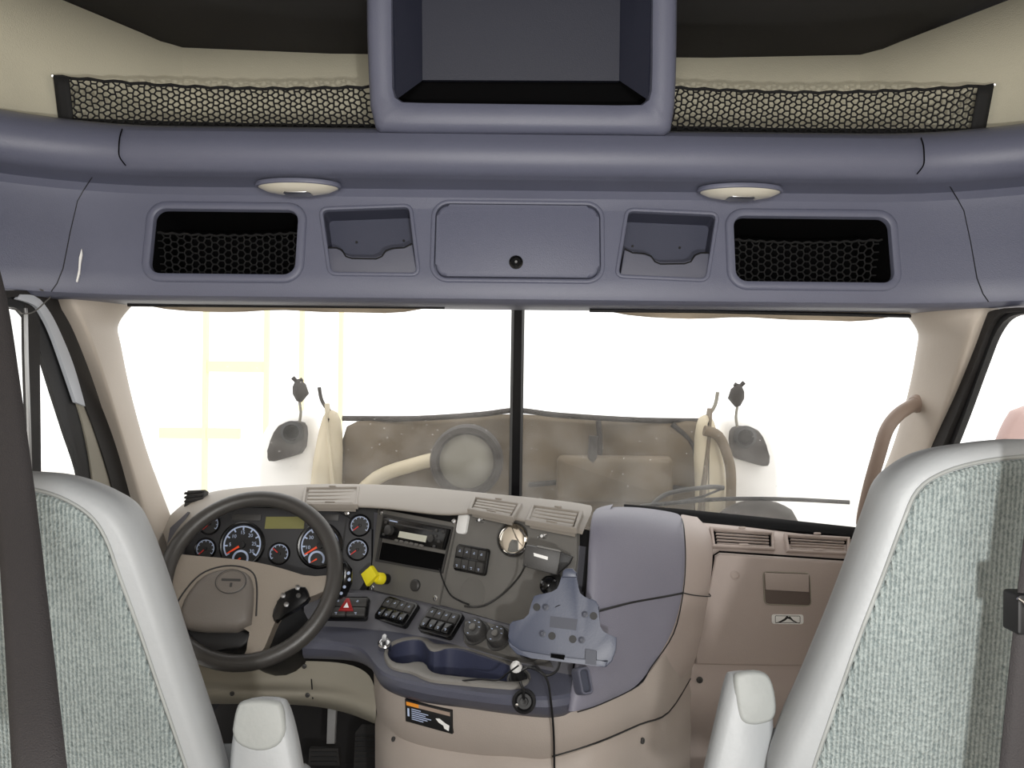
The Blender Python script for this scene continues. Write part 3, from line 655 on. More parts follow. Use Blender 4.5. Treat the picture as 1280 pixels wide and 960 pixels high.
# vents
def vent(fr, quad, m, nslat, closed):
    o = fr.poly(quad); v_ = frame('air_vent', inset(o, -.002), inset(o, .010), fr, -.01, .004, m, da, bevel=.003)
    o2 = inset(o, .009); a, b, c, d = [Vector(q) for q in o2] if True else None
    prism('duct', o2, fr, -.02, -.008, m if closed else 'void', v_)
    pts = ccw([tuple(q) for q in o2])
    # order to TL,TR,BR,BL by quad order
    tl, trr, brr, bl = [Vector(q) for q in (fr.poly(quad))]
    cen = (tl+trr+brr+bl)/4
    tl, trr, brr, bl = [cen+(q-cen)*.84 for q in (tl, trr, brr, bl)]
    ww = 1/nslat
    for k in range(nslat):
        t0 = (k+.18)*ww; t1 = (k+.82)*ww if closed else (k+.48)*ww
        q = [tl.lerp(bl, t0), trr.lerp(brr, t0), trr.lerp(brr, t1), tl.lerp(bl, t1)]
        prism('slat', [tuple(z) for z in q], fr, -.009, .001, m, v_, bevel=.0015)
    tb = tl.lerp(trr, .5); bb = bl.lerp(brr, .5)
    f2 = Fr(fr.pt(tb.x, tb.y+.008, .004), fr.u, fr.n); prism('thumb_tab', rr(.02, .005, .002), f2, 0, .004, m, v_, bevel=.001)
    f3 = Fr(fr.pt(bb.x, bb.y+.004, .0), fr.u, fr.n); prism('thumb_tab', rr(.028, .005, .002), f3, 0, .006, m, v_, bevel=.001)
    return v_
def vplane(x, a, b, u, off):
    p1, p2 = P(x, *a), P(x, *b); n_ = Vector(u).cross(p1-p2).normalized()
    if n_.y > 0: n_ = -n_
    return Fr((p1+p2)/2 + n_*off, u, n_)
FV1 = vplane(413, (607.5, 2.42), (633, 2.25), X, .008); vent(FV1, [(381, 610), (449, 609), (447, 632), (377, 631)], 'cowl', 4, True)
FV2 = vplane(617, (621, 2.165), (645, 1.985), US, .009); vent(FV2, [(593, 622), (652, 630), (641, 648), (585, 637)], 'cowl', 4, True)
FV3 = vplane(692, (628.5, 2.065), (660, 1.872), US, .009); vent(FV3, [(666, 632), (728, 640), (720, 662), (657, 651)], 'cowl', 4, True)

# passenger dash
E = [[(848, 640, 2.62), (900, 645, 2.62), (1000, 655, 2.60), (1090, 662, 2.55), (1220, 672, 2.45)],
     [(866, 648, 2.42), (905, 652, 2.40), (1000, 660, 2.38), (1090, 667, 2.36), (1220, 680, 2.30)],
     [(880, 660, 2.34), (910, 661, 2.335), (1000, 668, 2.32), (1090, 675, 2.31), (1220, 690, 2.26)],
     [(886, 690, 2.28), (910, 691, 2.275), (1000, 696, 2.265), (1090, 702, 2.26), (1220, 715, 2.22)],
     [(878, 740, 2.26), (905, 740, 2.255), (1000, 742, 2.255), (1090, 745, 2.25), (1220, 750, 2.22)],
     [(860, 836, 2.25), (900, 836, 2.25), (1000, 838, 2.25), (1090, 840, 2.24), (1220, 845, 2.22)],
     [(845, 848, 2.18), (890, 852, 2.18), (1000, 856, 2.18), (1090, 858, 2.18), (1220, 862, 2.18)],
     [(838, 890, 2.17), (885, 905, 2.18), (1000, 910, 2.18), (1090, 910, 2.18), (1220, 910, 2.18)],
     [(836, 925, 2.26), (880, 935, 2.26), (1000, 940, 2.26), (1090, 940, 2.26), (1220, 940, 2.26)],
     [(834, 1010, 2.28), (880, 1010, 2.28), (1000, 1010, 2.28), (1090, 1010, 2.28), (1220, 1010, 2.28)]]
loft('passenger_dash', [[P(*q) for q in r] for r in E], 'beige', da, subd=2, smooth=180)
FV4 = Fr(P(975, 677, 2.295), X, lean(-Y, 38))
vent(FV4, [(888, 659), (967, 665), (968, 687), (891, 683)], 'beige', 5, False)
vent(FV4, [(981, 667), (1062, 672), (1062, 693), (984, 689)], 'beige', 5, False)
FG = Fr(P(960, 765, 2.243), X, lean(-Y, 3))
gd = prism('glovebox_door', FG.poly([(893, 696), (899, 692), (1075, 704), (1060, 833), (868, 830), (870, 815)]), FG, -.02, .008, 'beige', da, bevel=.006, seg=3)
tube('door_gap', [FG.at(x, y, .002) for x, y in [(1075, 701), (899, 689.5), (892, 694), (889, 720), (867, 815), (865, 832), (1060, 835)]], .0028, 'void', gd, n=5)
prism('handle_shade', round_poly(FG.poly([(953, 714), (1010, 716), (1012, 756), (955, 754)]), .012), FG, .0, .009, 'recess_shade', gd)  # flat plate, the shade of the grip hollow is put into its colour
prism('handle_flap', FG.poly([(954, 715), (1009, 717), (1009, 739), (955, 736)]), FG, .004, .016, 'beige', gd, bevel=.003)
hr_ = round_poly(FG.poly([(952, 713), (1011, 715), (1013, 757), (954, 755)]), .014)
frame('handle_rim', hr_, inset(hr_, .003), FG, .004, .0115, 'olivebeige', gd, bevel=.001)
lathe('lock_plug', [(.013, 0), (.013, .003), (.010, .004), (.009, .002), (0, .002)], FG.sub(918, 718, .008), 'beige', gd, n=20)
prism('badge', rr(.088, .026, .006, *FG.hit(983, 773)), FG, .008, .0105, 'white', gd, bevel=.001)
bd = inset(rr(.070, .020, .003, *FG.hit(983, 773)), 0); frame('badge_border', bd, inset(bd, .0014), FG, .0105, .0111, 'charcoal', gd)
prism('badge_peaks', FG.poly([(967, 778), (974, 775), (979, 772), (982, 768.5), (984, 770), (986, 769.5), (990, 774), (998, 778.5), (990, 776), (986, 773), (983, 772), (979, 775), (974, 777)]), FG, .0105, .0112, 'black', gd)

# ---- gauges
def gauge(px, py, r, needle_deg, nm='needle', nt_=9, nums=None, sub=None, glare=False):
    f = FC.sub(px, py, .0)
    g = lathe('gauge', [(r*1.12, -.002), (r*1.12, .004), (r*1.04, .007), (r*.97, .006), (r*.93, .0015)], f, 'blackgloss', da, n=32, closed=True)
    lathe('dial_face', [(r*.97, .0), (r*.97, .002), (0, .002)], f, 'dial', g, n=28)
    bm = bmesh.new()
    for k in range(nt_):
        a = math.radians(215 - 250*k/(nt_-1)); ca, sa = math.cos(a), math.sin(a); w_ = r*.035
        q = [(ca*r*.70-sa*w_, sa*r*.70+ca*w_), (ca*r*.70+sa*w_, sa*r*.70-ca*w_), (ca*r*.9+sa*w_, sa*r*.9-ca*w_), (ca*r*.9-sa*w_, sa*r*.9+ca*w_)]
        prism_bm(bm, q, f, .002, .0026)
    for k in range(28):
        a0 = math.radians(215 - 250*k/28); a1 = math.radians(215-250*(k+1)/28)
        prism_bm(bm, [(math.cos(a0)*r*.84, math.sin(a0)*r*.84), (math.cos(a0)*r*.91, math.sin(a0)*r*.91), (math.cos(a1)*r*.91, math.sin(a1)*r*.91), (math.cos(a1)*r*.84, math.sin(a1)*r*.84)], f, .002, .0025)
    link('tick_marks', fresh(bm), 'tick', g, smooth=None)
    if nums: textmesh('numerals', [(s, math.cos(math.radians(a))*r*.58, math.sin(math.radians(a))*r*.58, r*.24) for s, a in nums], f, .0028, 'tick', g)
    a = math.radians(needle_deg); ca, sa = math.cos(a), math.sin(a); w_ = r*.06
    prism('pointer', [(ca*r*.82-sa*w_*.5, sa*r*.82+ca*w_*.5), (ca*r*.82+sa*w_*.5, sa*r*.82-ca*w_*.5), (-ca*r*.1+sa*w_, -sa*r*.1-ca*w_), (-ca*r*.1-sa*w_, -sa*r*.1+ca*w_)], f, .004, .0055, nm, g)
    lathe('pointer_hub', [(r*.17, .003), (r*.15, .007), (0, .0075)], f, 'black', g, n=14)
    if sub:
        f2 = FC.sub(*sub, .0); r2_ = r*.42
        lathe('sub_dial', [(r2_, .002), (r2_, .0036), (0, .0036)], f2, 'dial', g, n=22)
        bm = bmesh.new()
        for k in range(20):
            a0 = math.radians(210 - 240*k/20); a1 = math.radians(210-240*(k+1)/20)
            prism_bm(bm, [(math.cos(a0)*r2_*.72, math.sin(a0)*r2_*.72), (math.cos(a0)*r2_*.95, math.sin(a0)*r2_*.95), (math.cos(a1)*r2_*.95, math.sin(a1)*r2_*.95), (math.cos(a1)*r2_*.72, math.sin(a1)*r2_*.72)], f2, .0036, .0042)
        link('sub_ticks', fresh(bm), 'tick', g, smooth=None)
        a = math.radians(212); ca, sa = math.cos(a), math.sin(a); w_ = r2_*.1
        prism('sub_pointer', [(ca*r2_*.9, sa*r2_*.9), (sa*w_, -ca*w_), (-ca*.1*r2_, -sa*.1*r2_), (-sa*w_, ca*w_)], f2, .0045, .0055, nm, g)
    return g
S_ = 2.22/F_PX
gauge(262, 655, 12.3*S_, 225, 'needlered'); gauge(257, 686, 12.3*S_, 225, 'needlered')
gauge(303, 681, 26*S_, 212, nums=[('5', 180), ('10', 137), ('15', 92), ('20', 50), ('25', 5), ('30', -32)], sub=(301, 698))
gauge(349, 692, 12.6*S_, 140, 'needlered')
gauge(400, 682, 26*S_, 212, nums=[('10', 190), ('30', 140), ('50', 92), ('70', 45), ('90', 0)], sub=(396, 699))
gauge(450, 657, 12.6*S_, 218, 'needlered'); gauge(447, 687, 12.6*S_, 218, 'needlered')
prism('lcd_screen', FC.poly([(333, 646), (381, 646), (380, 661), (331, 661)]), FC, 0, .003, 'lcd', da)
prism('indicator_strip', FC.poly([(291, 643), (327, 643), (326, 651), (290, 651)]), FC, 0, .003, 'charcoal', da, bevel=.001)
prism('indicator_strip', FC.poly([(406, 643), (424, 643), (423, 651), (405, 651)]), FC, 0, .003, 'charcoal', da, bevel=.001)
for x, y in ((279, 641), (434, 641)): screw(FC, x, y, .007, da, 'chrome', .002)
for x, y in ((479, 641), (570, 652), (468, 735), (547, 748)): screw(FS, x, y, .0075, da, 'chrome', .008)
prism('panel_groove', FC.poly([(432, 648), (434, 648), (427, 706), (425, 706)]), FC, 0, .0012, 'black', da)

# ---- switch banks
def bank(fr, px, py, w_, h_, n, c, hazard=False, parent=da, mats=('charcoal', 'charcoal')):
    f = fr.sub(px, py, c)
    b = prism('switch_bank', rr(w_, h_, .008), f, -.006, .008, 'blackgloss', parent, bevel=.003)
    for j in (0, 1):
        for i in range(n):
            cx = (i-(n-1)/2)*(w_*.9/n); cy = (.5-j)*h_*.44 + (h_*.0)
            o = prism('rocker', rr(w_*.9/n-.0015, h_*.38, .0025, cx, cy, 3), f, .004, .013 if j == 0 else .0155, mats[j], b, bevel=.003)
            if not (hazard and n == 2 and False):
                prisms('switch_symbol', [(rr(.006, .0016, .0004, cx, cy-.004 if j else cy+.001, 1), f, .0, .0136 if j == 0 else .016), (rr(.003, .0016, .0004, cx+.001, cy-.0075 if j else cy+.004, 1), f, .0, .0136 if j == 0 else .016)], 'tick', b, smooth=None)
    if hazard:
        prism('hazard_button', [(-.020, -.014), (.020, -.014), (.004, .022), (-.004, .022)], f, .010, .0195, 'red', b, bevel=.003)
        prism('hazard_triangle', [(-.007, -.006), (.007, -.006), (0, .009)], f, .019, .0203, 'white', b)
    return b
FHZ = Fr(P(435, 763, 2.10), X, lean(-Y, 42))
bank(FHZ, 435, 763, .112, .062, 2, .008, True)
bank(FT, 498, 768, .115, .070, 4, .008, mats=('charcoal', 'blackgloss')); bank(FT, 554, 782, .108, .070, 4, .010, mats=('charcoal', 'blackgloss'))
bank(FS, 592, 700, .105, .066, 4, .004)
# climate controls
pl = prism('climate_panel', FT.poly([(583, 780), (600, 777), (680, 803), (690, 832), (640, 824), (582, 805)]), FT, -.02, .012, 'panel', da, bevel=.003)
for x, y, r in ((599, 795, .033), (627, 803, .031), (668, 816, .031)):
    f = FT.sub(x, y, .012); k_ = lathe('dial_knob', [(r, 0), (r, .003), (r*.82, .004), (r*.78, .022), (r*.7, .025), (0, .025)], f, 'charcoal', da, n=28)
    lathe('knob_center', [(r*.25, .024), (r*.25, .029), (0, .030)], f, 'panel', k_, n=14)
    prisms('knob_marks', [(rr(.005, .0018, .0005, math.cos(a)*r*.55, math.sin(a)*r*.55, 1), f, .02, .0256) for a in (0.2, 1.0, 1.8, 2.6, 4.5)], 'tick', k_, smooth=None)
# parking brake knob and blanking plug
fy = FS.sub(486, 724, .006)
pb = lathe('brake_knob', [(.016, .02), (.016, .036), (.011, .042), (0, .042)], fy, 'yellow', da, n=14); pb['label'] = 'yellow diamond-shaped pull knob'
lathe('stem', [(.014, 0), (.014, .03), (0, .03)], fy, 'black', pb, n=14)
prism('knob_head', [(-.030, .0), (-.004, .026), (.022, .004), (-.006, -.028)], Fr(fy.pt(-.012, .004, .045), fy.u, (fy.n+Vector((.1, -.3, 0))).normalized()), -.004, .014, 'yellow', pb, bevel=.004)
lathe('blanking_plug', [(.0155, .0), (.0155, .006), (.012, .009), (0, .009)], FS.sub(522, 732, .006), 'charcoal', da, n=20)
# sticker, suction mark, wing screws on accessory panel
prism('white_sticker', rr(.032, .052, .009, *FS.hit(581, 655)), FS, .004, .012, 'white', da, bevel=.001)
lathe('suction_mark', [(.040, .0), (.040, .0052), (.036, .0056), (.033, .0054), (0, .0054)], FS.sub(592, 742, .0), 'panel', da, n=32)
for x, y in ((605, 651), (683, 671)):
    f = FS.sub(x, y, .004); ws = lathe('wing_screw', [(.006, 0), (.006, .006), (.004, .01), (.004, .016), (0, .016)], f, 'chrome', da, n=10)
    for s in (-1, 1): prism('wing', [(0, -.002), (s*.012, .003*s+.002), (s*.013, .008*s), (0, .005)], f, .010, .013, 'chrome', ws, bevel=.001)
# recessed pull on purple face
FPX = Fr(P(730, 850, 1.645), (.85, .5, 0), (.3, -.9, .35))
hp = frame('pull_handle', rr(.028, .054, .009, *FPX.hit(731, 851)), rr(.016, .042, .006, *FPX.hit(731, 851)), FPX, -.03, .006, 'ledge', da, bevel=.004)
prism('pull_back', rr(.018, .044, .006, *FPX.hit(731, 851)), FPX, -.03, -.004, 'cradledark', hp)
# warning label
FW = surf_fr(lcon, 536, 895, 14)
wl = prism('warning_label', FW.poly([(507, 873.5), (565, 888), (566, 917), (508, 901)]), FW, -.006, .0035, 'black', da, bevel=.001)
def lp_(a, b): # bilinear inside label in (0..1)
    q = [Vector(p) for p in FW.poly([(507, 873.5), (565, 888), (566, 917), (508, 901)])]; t = q[0].lerp(q[1], a); bo = q[3].lerp(q[2], a); return tuple(t.lerp(bo, b))
prism('label_heading', [lp_(.03, .08), lp_(.30, .08), lp_(.30, .24), lp_(.03, .24)], FW, .0005, .0041, 'orange', wl)
prism('label_strip', [lp_(.30, .08), lp_(.97, .08), lp_(.97, .24), lp_(.30, .24)], FW, .0005, .0039, 'handle', wl)
prisms('label_lines', [([lp_(.14, b), lp_(.14+ww, b), lp_(.14+ww, b+.035), lp_(.14, b+.035)], FW, .0005, .0040) for b, ww in ((.34, .2), (.43, .36), (.52, .3), (.61, .42), (.70, .34), (.79, .25))] + [([lp_(.05, .36), lp_(.09, .36), lp_(.09, .72), lp_(.05, .72)], FW, .0005, .0040)], 'tick', wl, smooth=None)
prism('label_pictogram', [lp_(.66, .50), lp_(.74, .46), lp_(.86, .60), lp_(.95, .66), lp_(.93, .90), lp_(.84, .84), lp_(.82, .72), lp_(.72, .64)], FW, .0005, .0041, 'white', wl)
# ignition key
fk = FHZ.sub(481, 803, .0); fk = Fr(PZ(481, 806, .672), X, (0, -.5, .86))
ky = thing('ignition_key', tuple(fk.o), 'silver ignition barrel with key in the ledge beside the cup tray', 'key')
lathe('barrel', [(.016, -.012), (.016, .006), (.012, .010), (0, .010)], fk, 'chrome', ky, n=18)
prism('key_bow', rr(.010, .024, .004), fk, .008, .024, 'steel', ky, bevel=.002)
tube('key_ring', [fk.pt(.012*math.cos(a)+.004, -.012+.012*math.sin(a), .02) for a in [k*math.pi/6 for k in range(13)]], .0012, 'steel', ky, n=5)

# ---- stereo
cs = thing('car_stereo', tuple(FS.at(520, 685, 0)), 'black single-slot car stereo with pale display above an empty slot', 'stereo')
prism('empty_slot', FS.poly([(480, 678), (560, 693), (554, 714), (476, 700)]), FS, -.004, .0075, 'void', cs)
ff = prism('faceplate', FS.poly([(486, 647), (566, 662), (559, 688), (481, 673)]), FS, .0, .022, 'blackgloss', cs, bevel=.004)
frame('stereo_surround', FS.poly([(482, 643), (569, 659), (556, 717), (472, 702)]), FS.poly([(485, 646), (567, 661.5), (554.5, 714.5), (475, 699.5)]), FS, .002, .010, 'charcoal', cs)
prism('display', FS.poly([(507, 665), (541, 671), (539, 679), (505, 672.5)]), FS, .02, .0235, 'display', ff)
prism('disc_slot', FS.poly([(502, 655), (548, 664), (547.5, 666), (501.5, 657)]), FS, .02, .0232, 'charcoal', ff)
lathe('volume_knob', [(.014, .02), (.013, .034), (.010, .036), (0, .036)], FS.sub(495, 664, 0), 'charcoal', ff, n=20)
lathe('select_knob', [(.010, .02), (.010, .026), (0, .027)], FS.sub(546, 674, 0), 'charcoal', ff, n=18)
for k in range(6): prism('button', rr(.013, .006, .002, *FS.hit(503+6.2*k, 676.5+1.3*k)), FS, .02, .0252, 'panel', ff, bevel=.001)
for x, y in ((553, 664), (561, 666), (552, 671), (556, 678), (550, 684), (487, 669), (490, 654)): prism('button', rr(.009, .007, .002, *FS.hit(x, y)), FS, .02, .025, 'charcoal', ff, bevel=.001)
prism('brand_print', FS.poly([(494, 651), (504, 653), (504, 654.5), (494, 652.5)]), FS, .02, .0226, 'tick', ff)

# ---- steering wheel
WC = P(313, 721, 1.99); WN = Vector((.06, -.86, .50)).normalized()
FWH = Fr(WC, X, WN)
sw = thing('steering_wheel', tuple(WC), 'dark grey four-spoke truck steering wheel with oval hub emblem', 'steering wheel')
RW = 104*1.99/F_PX
lathe('rim', [(RW+.0205*math.cos(2*math.pi*k/12), .0205*math.sin(2*math.pi*k/12)) for k in range(12)], FWH, 'wheelrim', sw, n=64, closed=True, smooth=180)
def wp(x, y): return FWH.hit(x, y)
def dish(pts, c, c1, m, nm, par=sw, bevel=.008): return prism(nm, pts, FWH, c, c1, m, par, bevel=bevel, seg=3)
sp = [(206, 688), (222, 692), (250, 695), (290, 698), (330, 704), (372, 716), (400, 726), (424, 712), (420, 728), (408, 738), (392, 744), (372, 752), (352, 762), (342, 780), (336, 796), (328, 814), (316, 828), (296, 828), (312, 806), (316, 790), (312, 784), (272, 784), (240, 782), (222, 768), (212, 734), (204, 714)]
dish(smooth_poly([wp(*p) for p in sp], 1), -.045, -.002, 'wheelspoke_lit', 'spoke_plate', bevel=.007)
pillow('horn_pad', smooth_poly([wp(*p) for p in [(224, 766), (232, 745), (250, 722), (272, 712), (296, 711), (311, 716), (318, 730), (318, 755), (314, 790), (240, 790), (226, 780)]], 1), FWH, -.04, .020, .022, 'wheelpad', sw)
tube('pad_joint', spline([FWH.pt(*wp(*p), -.002) for p in [(214, 768), (228, 742), (250, 718), (276, 708), (300, 708), (316, 716), (321, 734), (320, 770)]], 4), .0022, 'wheeldark', sw, n=6)
dish(smooth_poly([wp(*p) for p in [(228, 808), (226, 784), (270, 782), (312, 786), (312, 800), (296, 812), (262, 812)]], 1), -.05, -.01, 'black', 'lower_cover')
dish([wp(*p) for p in [(218, 800), (236, 806), (232, 826), (222, 820)]], -.03, -.008, 'wheelspoke_lit', 'lower_spoke')
fe = FWH.sub(291, 730, .020)
em = lathe('emblem', [(.036, -.002), (.036, .002), (.033, .003), (.032, .001), (0, .0012)], fe, 'wheelpad', sw, n=36, sx=1, sy=.80)
lathe('emblem_ring', [(.0375, -.001), (.0375, .002), (.0355, .0028), (.0345, .001)], fe, 'charcoal', em, n=36, sy=.80, closed=True)
prisms('emblem_lettering', [(rr(.046, .006, .001, 0, .004, 1), fe, .0, .0022), (rr(.006, .010, .001, .002, -.008, 1), fe, .0, .0022)], 'charcoal', em)
pod = dish(smooth_poly([wp(*p) for p in [(350, 748), (360, 738), (381, 733), (386, 740), (388, 750), (372, 762), (352, 772), (344, 780), (340, 768)]], 1), -.012, .010, 'blackgloss', 'control_pod', bevel=.004)
for x, y in ((355, 746), (374, 746), (359, 757), (373, 736)): lathe('pod_button', [(.0065, .008), (.006, .013), (0, .014)], FWH.sub(x, y, 0), 'steel' if x != 374 else 'charcoal', pod, n=12)
tube('column', [FWH.pt(0, -.02, -.03), FWH.pt(0, -.02, -.12), P(312, 800, 2.25)+Vector((0, 0, .0)), P(320, 800, 2.5)], [.06, .075, .085, .085], 'wheeldark', sw, n=20)
tube('column_shroud', [P(322, 806, 2.03), P(350, 800, 2.10), P(360, 790, 2.25)], [.055, .09, .10], 'black', sw, n=20)
stk = thing('column_stalk', tuple(P(424, 722, 2.08)), 'black multi-switch stalk sticking out behind the steering wheel rim', 'stalk')
tube('lever', [P(330, 742, 2.12), P(400, 728, 2.09), P(418, 726, 2.08)], .009, 'black', stk)
tube('stalk_head', [P(423, 748, 2.05), P(426, 742, 2.05), P(430, 728, 2.05), P(432, 712, 2.05), P(430, 703, 2.05)], [.006, .017, .021, .017, .007], 'blackgloss', stk, n=14)
for x, y in ((436, 716), (437, 724), (431, 733), (427, 741)): lathe('stalk_button', [(.004, 0), (.004, .006), (0, .007)], Fr(P(x, y, 2.035), X, -Y), 'tick', stk, n=10)

# ---- pedals and footwell
pd = thing('accelerator_pedal', tuple(P(455, 990, 2.35)), 'black ribbed accelerator pedal on the floor beside the console', 'pedal')
fp = Fr(P(456, 935, 2.35), X, lean(-Y, 40)); prism('pad', fp.poly([(441, 978), (444, 915), (452, 905), (466, 905), (473, 915), (472, 978)]), fp, -.02, .0, 'rubber', pd, bevel=.004)
for k in range(9): prism('rib', fp.poly([(444, 918+6.5*k), (471, 918+6.5*k), (471, 920.5+6.5*k), (444, 920.5+6.5*k)]), fp, -.001, .004, 'black', pd)
bpd = thing('brake_pedal', tuple(P(415, 960, 2.40)), 'black brake pedal on a bright metal arm under the dashboard', 'pedal')
fb = Fr(P(414, 900, 2.42), X, lean(-Y, 10)); prism('arm', fb.poly([(410, 866), (421, 866), (418, 930), (408, 930)]), fb, -.02, .0, 'pedalmetal', bpd, bevel=.003)
prism('pad', fb.poly([(388, 934), (424, 934), (426, 956), (386, 956)]), fb, -.01, .012, 'rubber', bpd, bevel=.004)
for k in range(3): prism('rib', fb.poly([(390, 938+6*k), (422, 938+6*k), (422, 940.5+6*k), (390, 940.5+6*k)]), fb, .01, .016, 'black', bpd)

# ---- cradle, charger box, convex mirror
FCR = Fr(P(706, 780, 1.60), Vector((.93, -.16, 0)), Vector((-.16, -.93, .33)))
crd = thing('tablet_cradle', tuple(P(706, 820, 1.60)), 'blue-grey plastic tablet cradle tilted in front of the dashboard end panel', 'cradle')
cpx = [(702, 724), (703, 714), (708, 710.5), (716, 710.5), (721, 716), (722, 735), (724, 742), (730, 747), (738, 748), (745, 751), (749, 758), (749, 783), (753, 790), (761, 793), (771, 797), (770, 812), (765, 826), (757, 834), (747, 833), (725, 830), (700, 827), (665, 823), (647, 818), (638, 808), (635, 795), (637, 780), (641, 776), (655, 775), (662, 768), (664, 755), (667, 745), (676, 742), (690, 741), (697, 737), (700, 731)]
plate = prism('cradle_plate', FCR.poly(cpx), FCR, -.008, .0, 'cradle', crd, bevel=.002)
prism('bottom_lip', FCR.poly([(636, 799), (641, 808), (652, 815), (690, 820), (725, 824), (748, 827), (760, 826), (757, 834), (747, 833), (725, 830), (700, 827), (665, 823), (647, 818), (638, 808)]), FCR, -.002, .014, 'cradle', crd, bevel=.003)
prism('top_hook', FCR.poly([(703, 722), (704, 714), (708, 711), (716, 711), (720, 716), (721, 722)]), FCR, -.002, .009, 'cradle', crd, bevel=.003)
prism('notch', FCR.poly([(690, 817), (707, 819), (706, 825), (689, 822)]), FCR, .012, .0146, 'void', crd)
prism('data_window', FCR.poly([(688, 770), (722, 774), (720, 788), (687, 784)]), FCR, -.002, .0012, 'cradledark', crd)
prism('slot', FCR.poly([(733, 812), (746, 814), (746, 832), (732, 830)]), FCR, .0, .0148, 'cradledark', crd)
for x, y in ((671, 759), (742, 770), (690, 795), (716, 799)): lathe('rubber_pad', [(.0075, -.001), (.0075, .002), (0, .002)], FCR.sub(x, y), 'black', crd, n=16)
for x, y in ((682, 759), (731, 768), (678, 792), (727, 800)): lathe('bolt', [(.0068, -.001), (.0068, .0025), (.004, .003), (.0035, .001), (0, .001)], FCR.sub(x, y), 'cradledark', crd, n=16)
tube('mount_arm', [FCR.at(700, 765, -.008), P(692, 735, 1.72), P(690, 728, 1.77), FS.at(694, 722, .0)], [.016, .015, .014, .014], 'black', crd, n=14)
lathe('mount_ball', [(.006, -.02), (.017, -.012), (.021, 0), (.017, .012), (.006, .02)], Fr(P(686, 732, 1.73), X, (-.3, -.9, .2)), 'blackgloss', crd, n=20, smooth=180)
FBX = Fr(P(682, 700, 1.74), Vector((.95, -.20, -.12)), Vector((-.12, -.95, .18)))
cb = thing('control_box', tuple(P(682, 715, 1.76)), 'small black box with a white printed strip beside the round mirror', 'box')
prism('case', FBX.poly([(657, 681), (701, 690), (697, 719), (653, 708)]), FBX, -.07, .0, 'charcoal', cb, bevel=.003)
prism('case_side', FBX.poly([(698, 690), (715, 697), (711, 706), (697, 718)]), FBX, -.07, -.004, 'black', cb, bevel=.003)
prism('case_buttons', FBX.poly([(671, 682), (700, 688), (701, 690), (672, 684)]), FBX, -.04, .001, 'panel', cb)
prism('printed_strip', FBX.poly([(667, 691), (685, 696), (684.5, 700), (667.5, 695)]), FBX, -.002, .0008, 'white', cb)
fm = Fr(FS.at(645, 675, .01), FS.u, (NH+Vector((.25, -.1, .22))).normalized())
mr = thing('convex_mirror', tuple(fm.o), 'small round stick-on mirror on the accessory panel', 'mirror')
lathe('mirror_glass', [(.040, 0), (.039, .004), (.03, .0065), (.015, .0085), (0, .009)], fm, 'mirror', mr, n=40, smooth=180)
lathe('mirror_rim', [(.0395, -.004), (.042, -.003), (.042, .003), (.0395, .0045)], fm, 'charcoal', mr, n=40, closed=True)
# cables
def cable(lab, pts, r=.0022, m='black', grp=None): return tag(tube('cable', spline(pts, 6), r, m, None, n=6), lab, 'cable', grp)
cable('thin grey cable looping from the small black box across the accessory panel', [P(657, 706, 1.735), P(648, 722, 1.85), FS.at(633, 742, .012), FS.at(612, 756, .012), FS.at(596, 759, .010), FS.at(584, 758, .010)], .0026, 'charcoal')
cable('thin dark cable hanging from the empty stereo slot', [FS.at(553, 711, .012), FS.at(558, 727, .012), FS.at(567, 744, .012), FS.at(580, 752, .012), FS.at(590, 756, .012)], .0022)
cable('long black cable hanging from the power plug down the beige console', [P(655, 833, 1.63), P(672, 838, 1.60), P(684, 850, 1.60), P(689, 880, 1.61), P(692, 915, 1.65), P(693, 960, 1.67), P(694, 1060, 1.67)], .0024)
cable('short black cable arching from the power plug to behind the cradle', [P(652, 838, 1.62), P(668, 832, 1.62), P(682, 844, 1.60), P(696, 838, 1.61), P(701, 822, 1.63)], .0026)
cable('frayed black wire lying over the rim of the cup tray', [P(578, 851, 1.72), P(600, 849, 1.70), P(622, 850, 1.68), P(634, 842, 1.66), P(648, 832, 1.64)], .002)
fpl = Fr(PZ(648, 850, .66), X, (-.12, -.55, .83))
pg = thing('power_plug', tuple(fpl.o), 'black power plug with a white cap in the socket beside the cup tray', 'plug')
lathe('plug_body', [(.020, -.01), (.020, .006), (.015, .010), (.014, .035), (.011, .045), (0, .046)], fpl, 'black', pg, n=20)
lathe('plug_cap', [(.012, .036), (.013, .046), (.009, .054), (0, .056)], fpl, 'white', pg, n=16)
lathe('socket_ring', [(.025, -.006), (.025, .003), (.021, .004), (.020, -.004)], fpl, 'charcoal', pg, n=24, closed=True)
fsk = Fr(P(655, 877, 1.645), X, (-.1, -.95, .3))
sk = lathe('power_socket', [(.024, -.02), (.024, .002), (.019, .005), (.016, .002), (.015, -.004), (.009, -.004), (.008, .006), (.004, .006), (0, .004)], fsk, 'black', da, n=26)
tube('cap_strap', [fsk.pt(0, .006, .006), P(654, 862, 1.625), P(650, 852, 1.63)], .003, 'black', sk)
lathe('chrome_spot', [(.004, 0), (.004, .004), (0, .005)], Fr(P(646, 881, 1.64), X, -Y), 'chrome', sk, n=10)

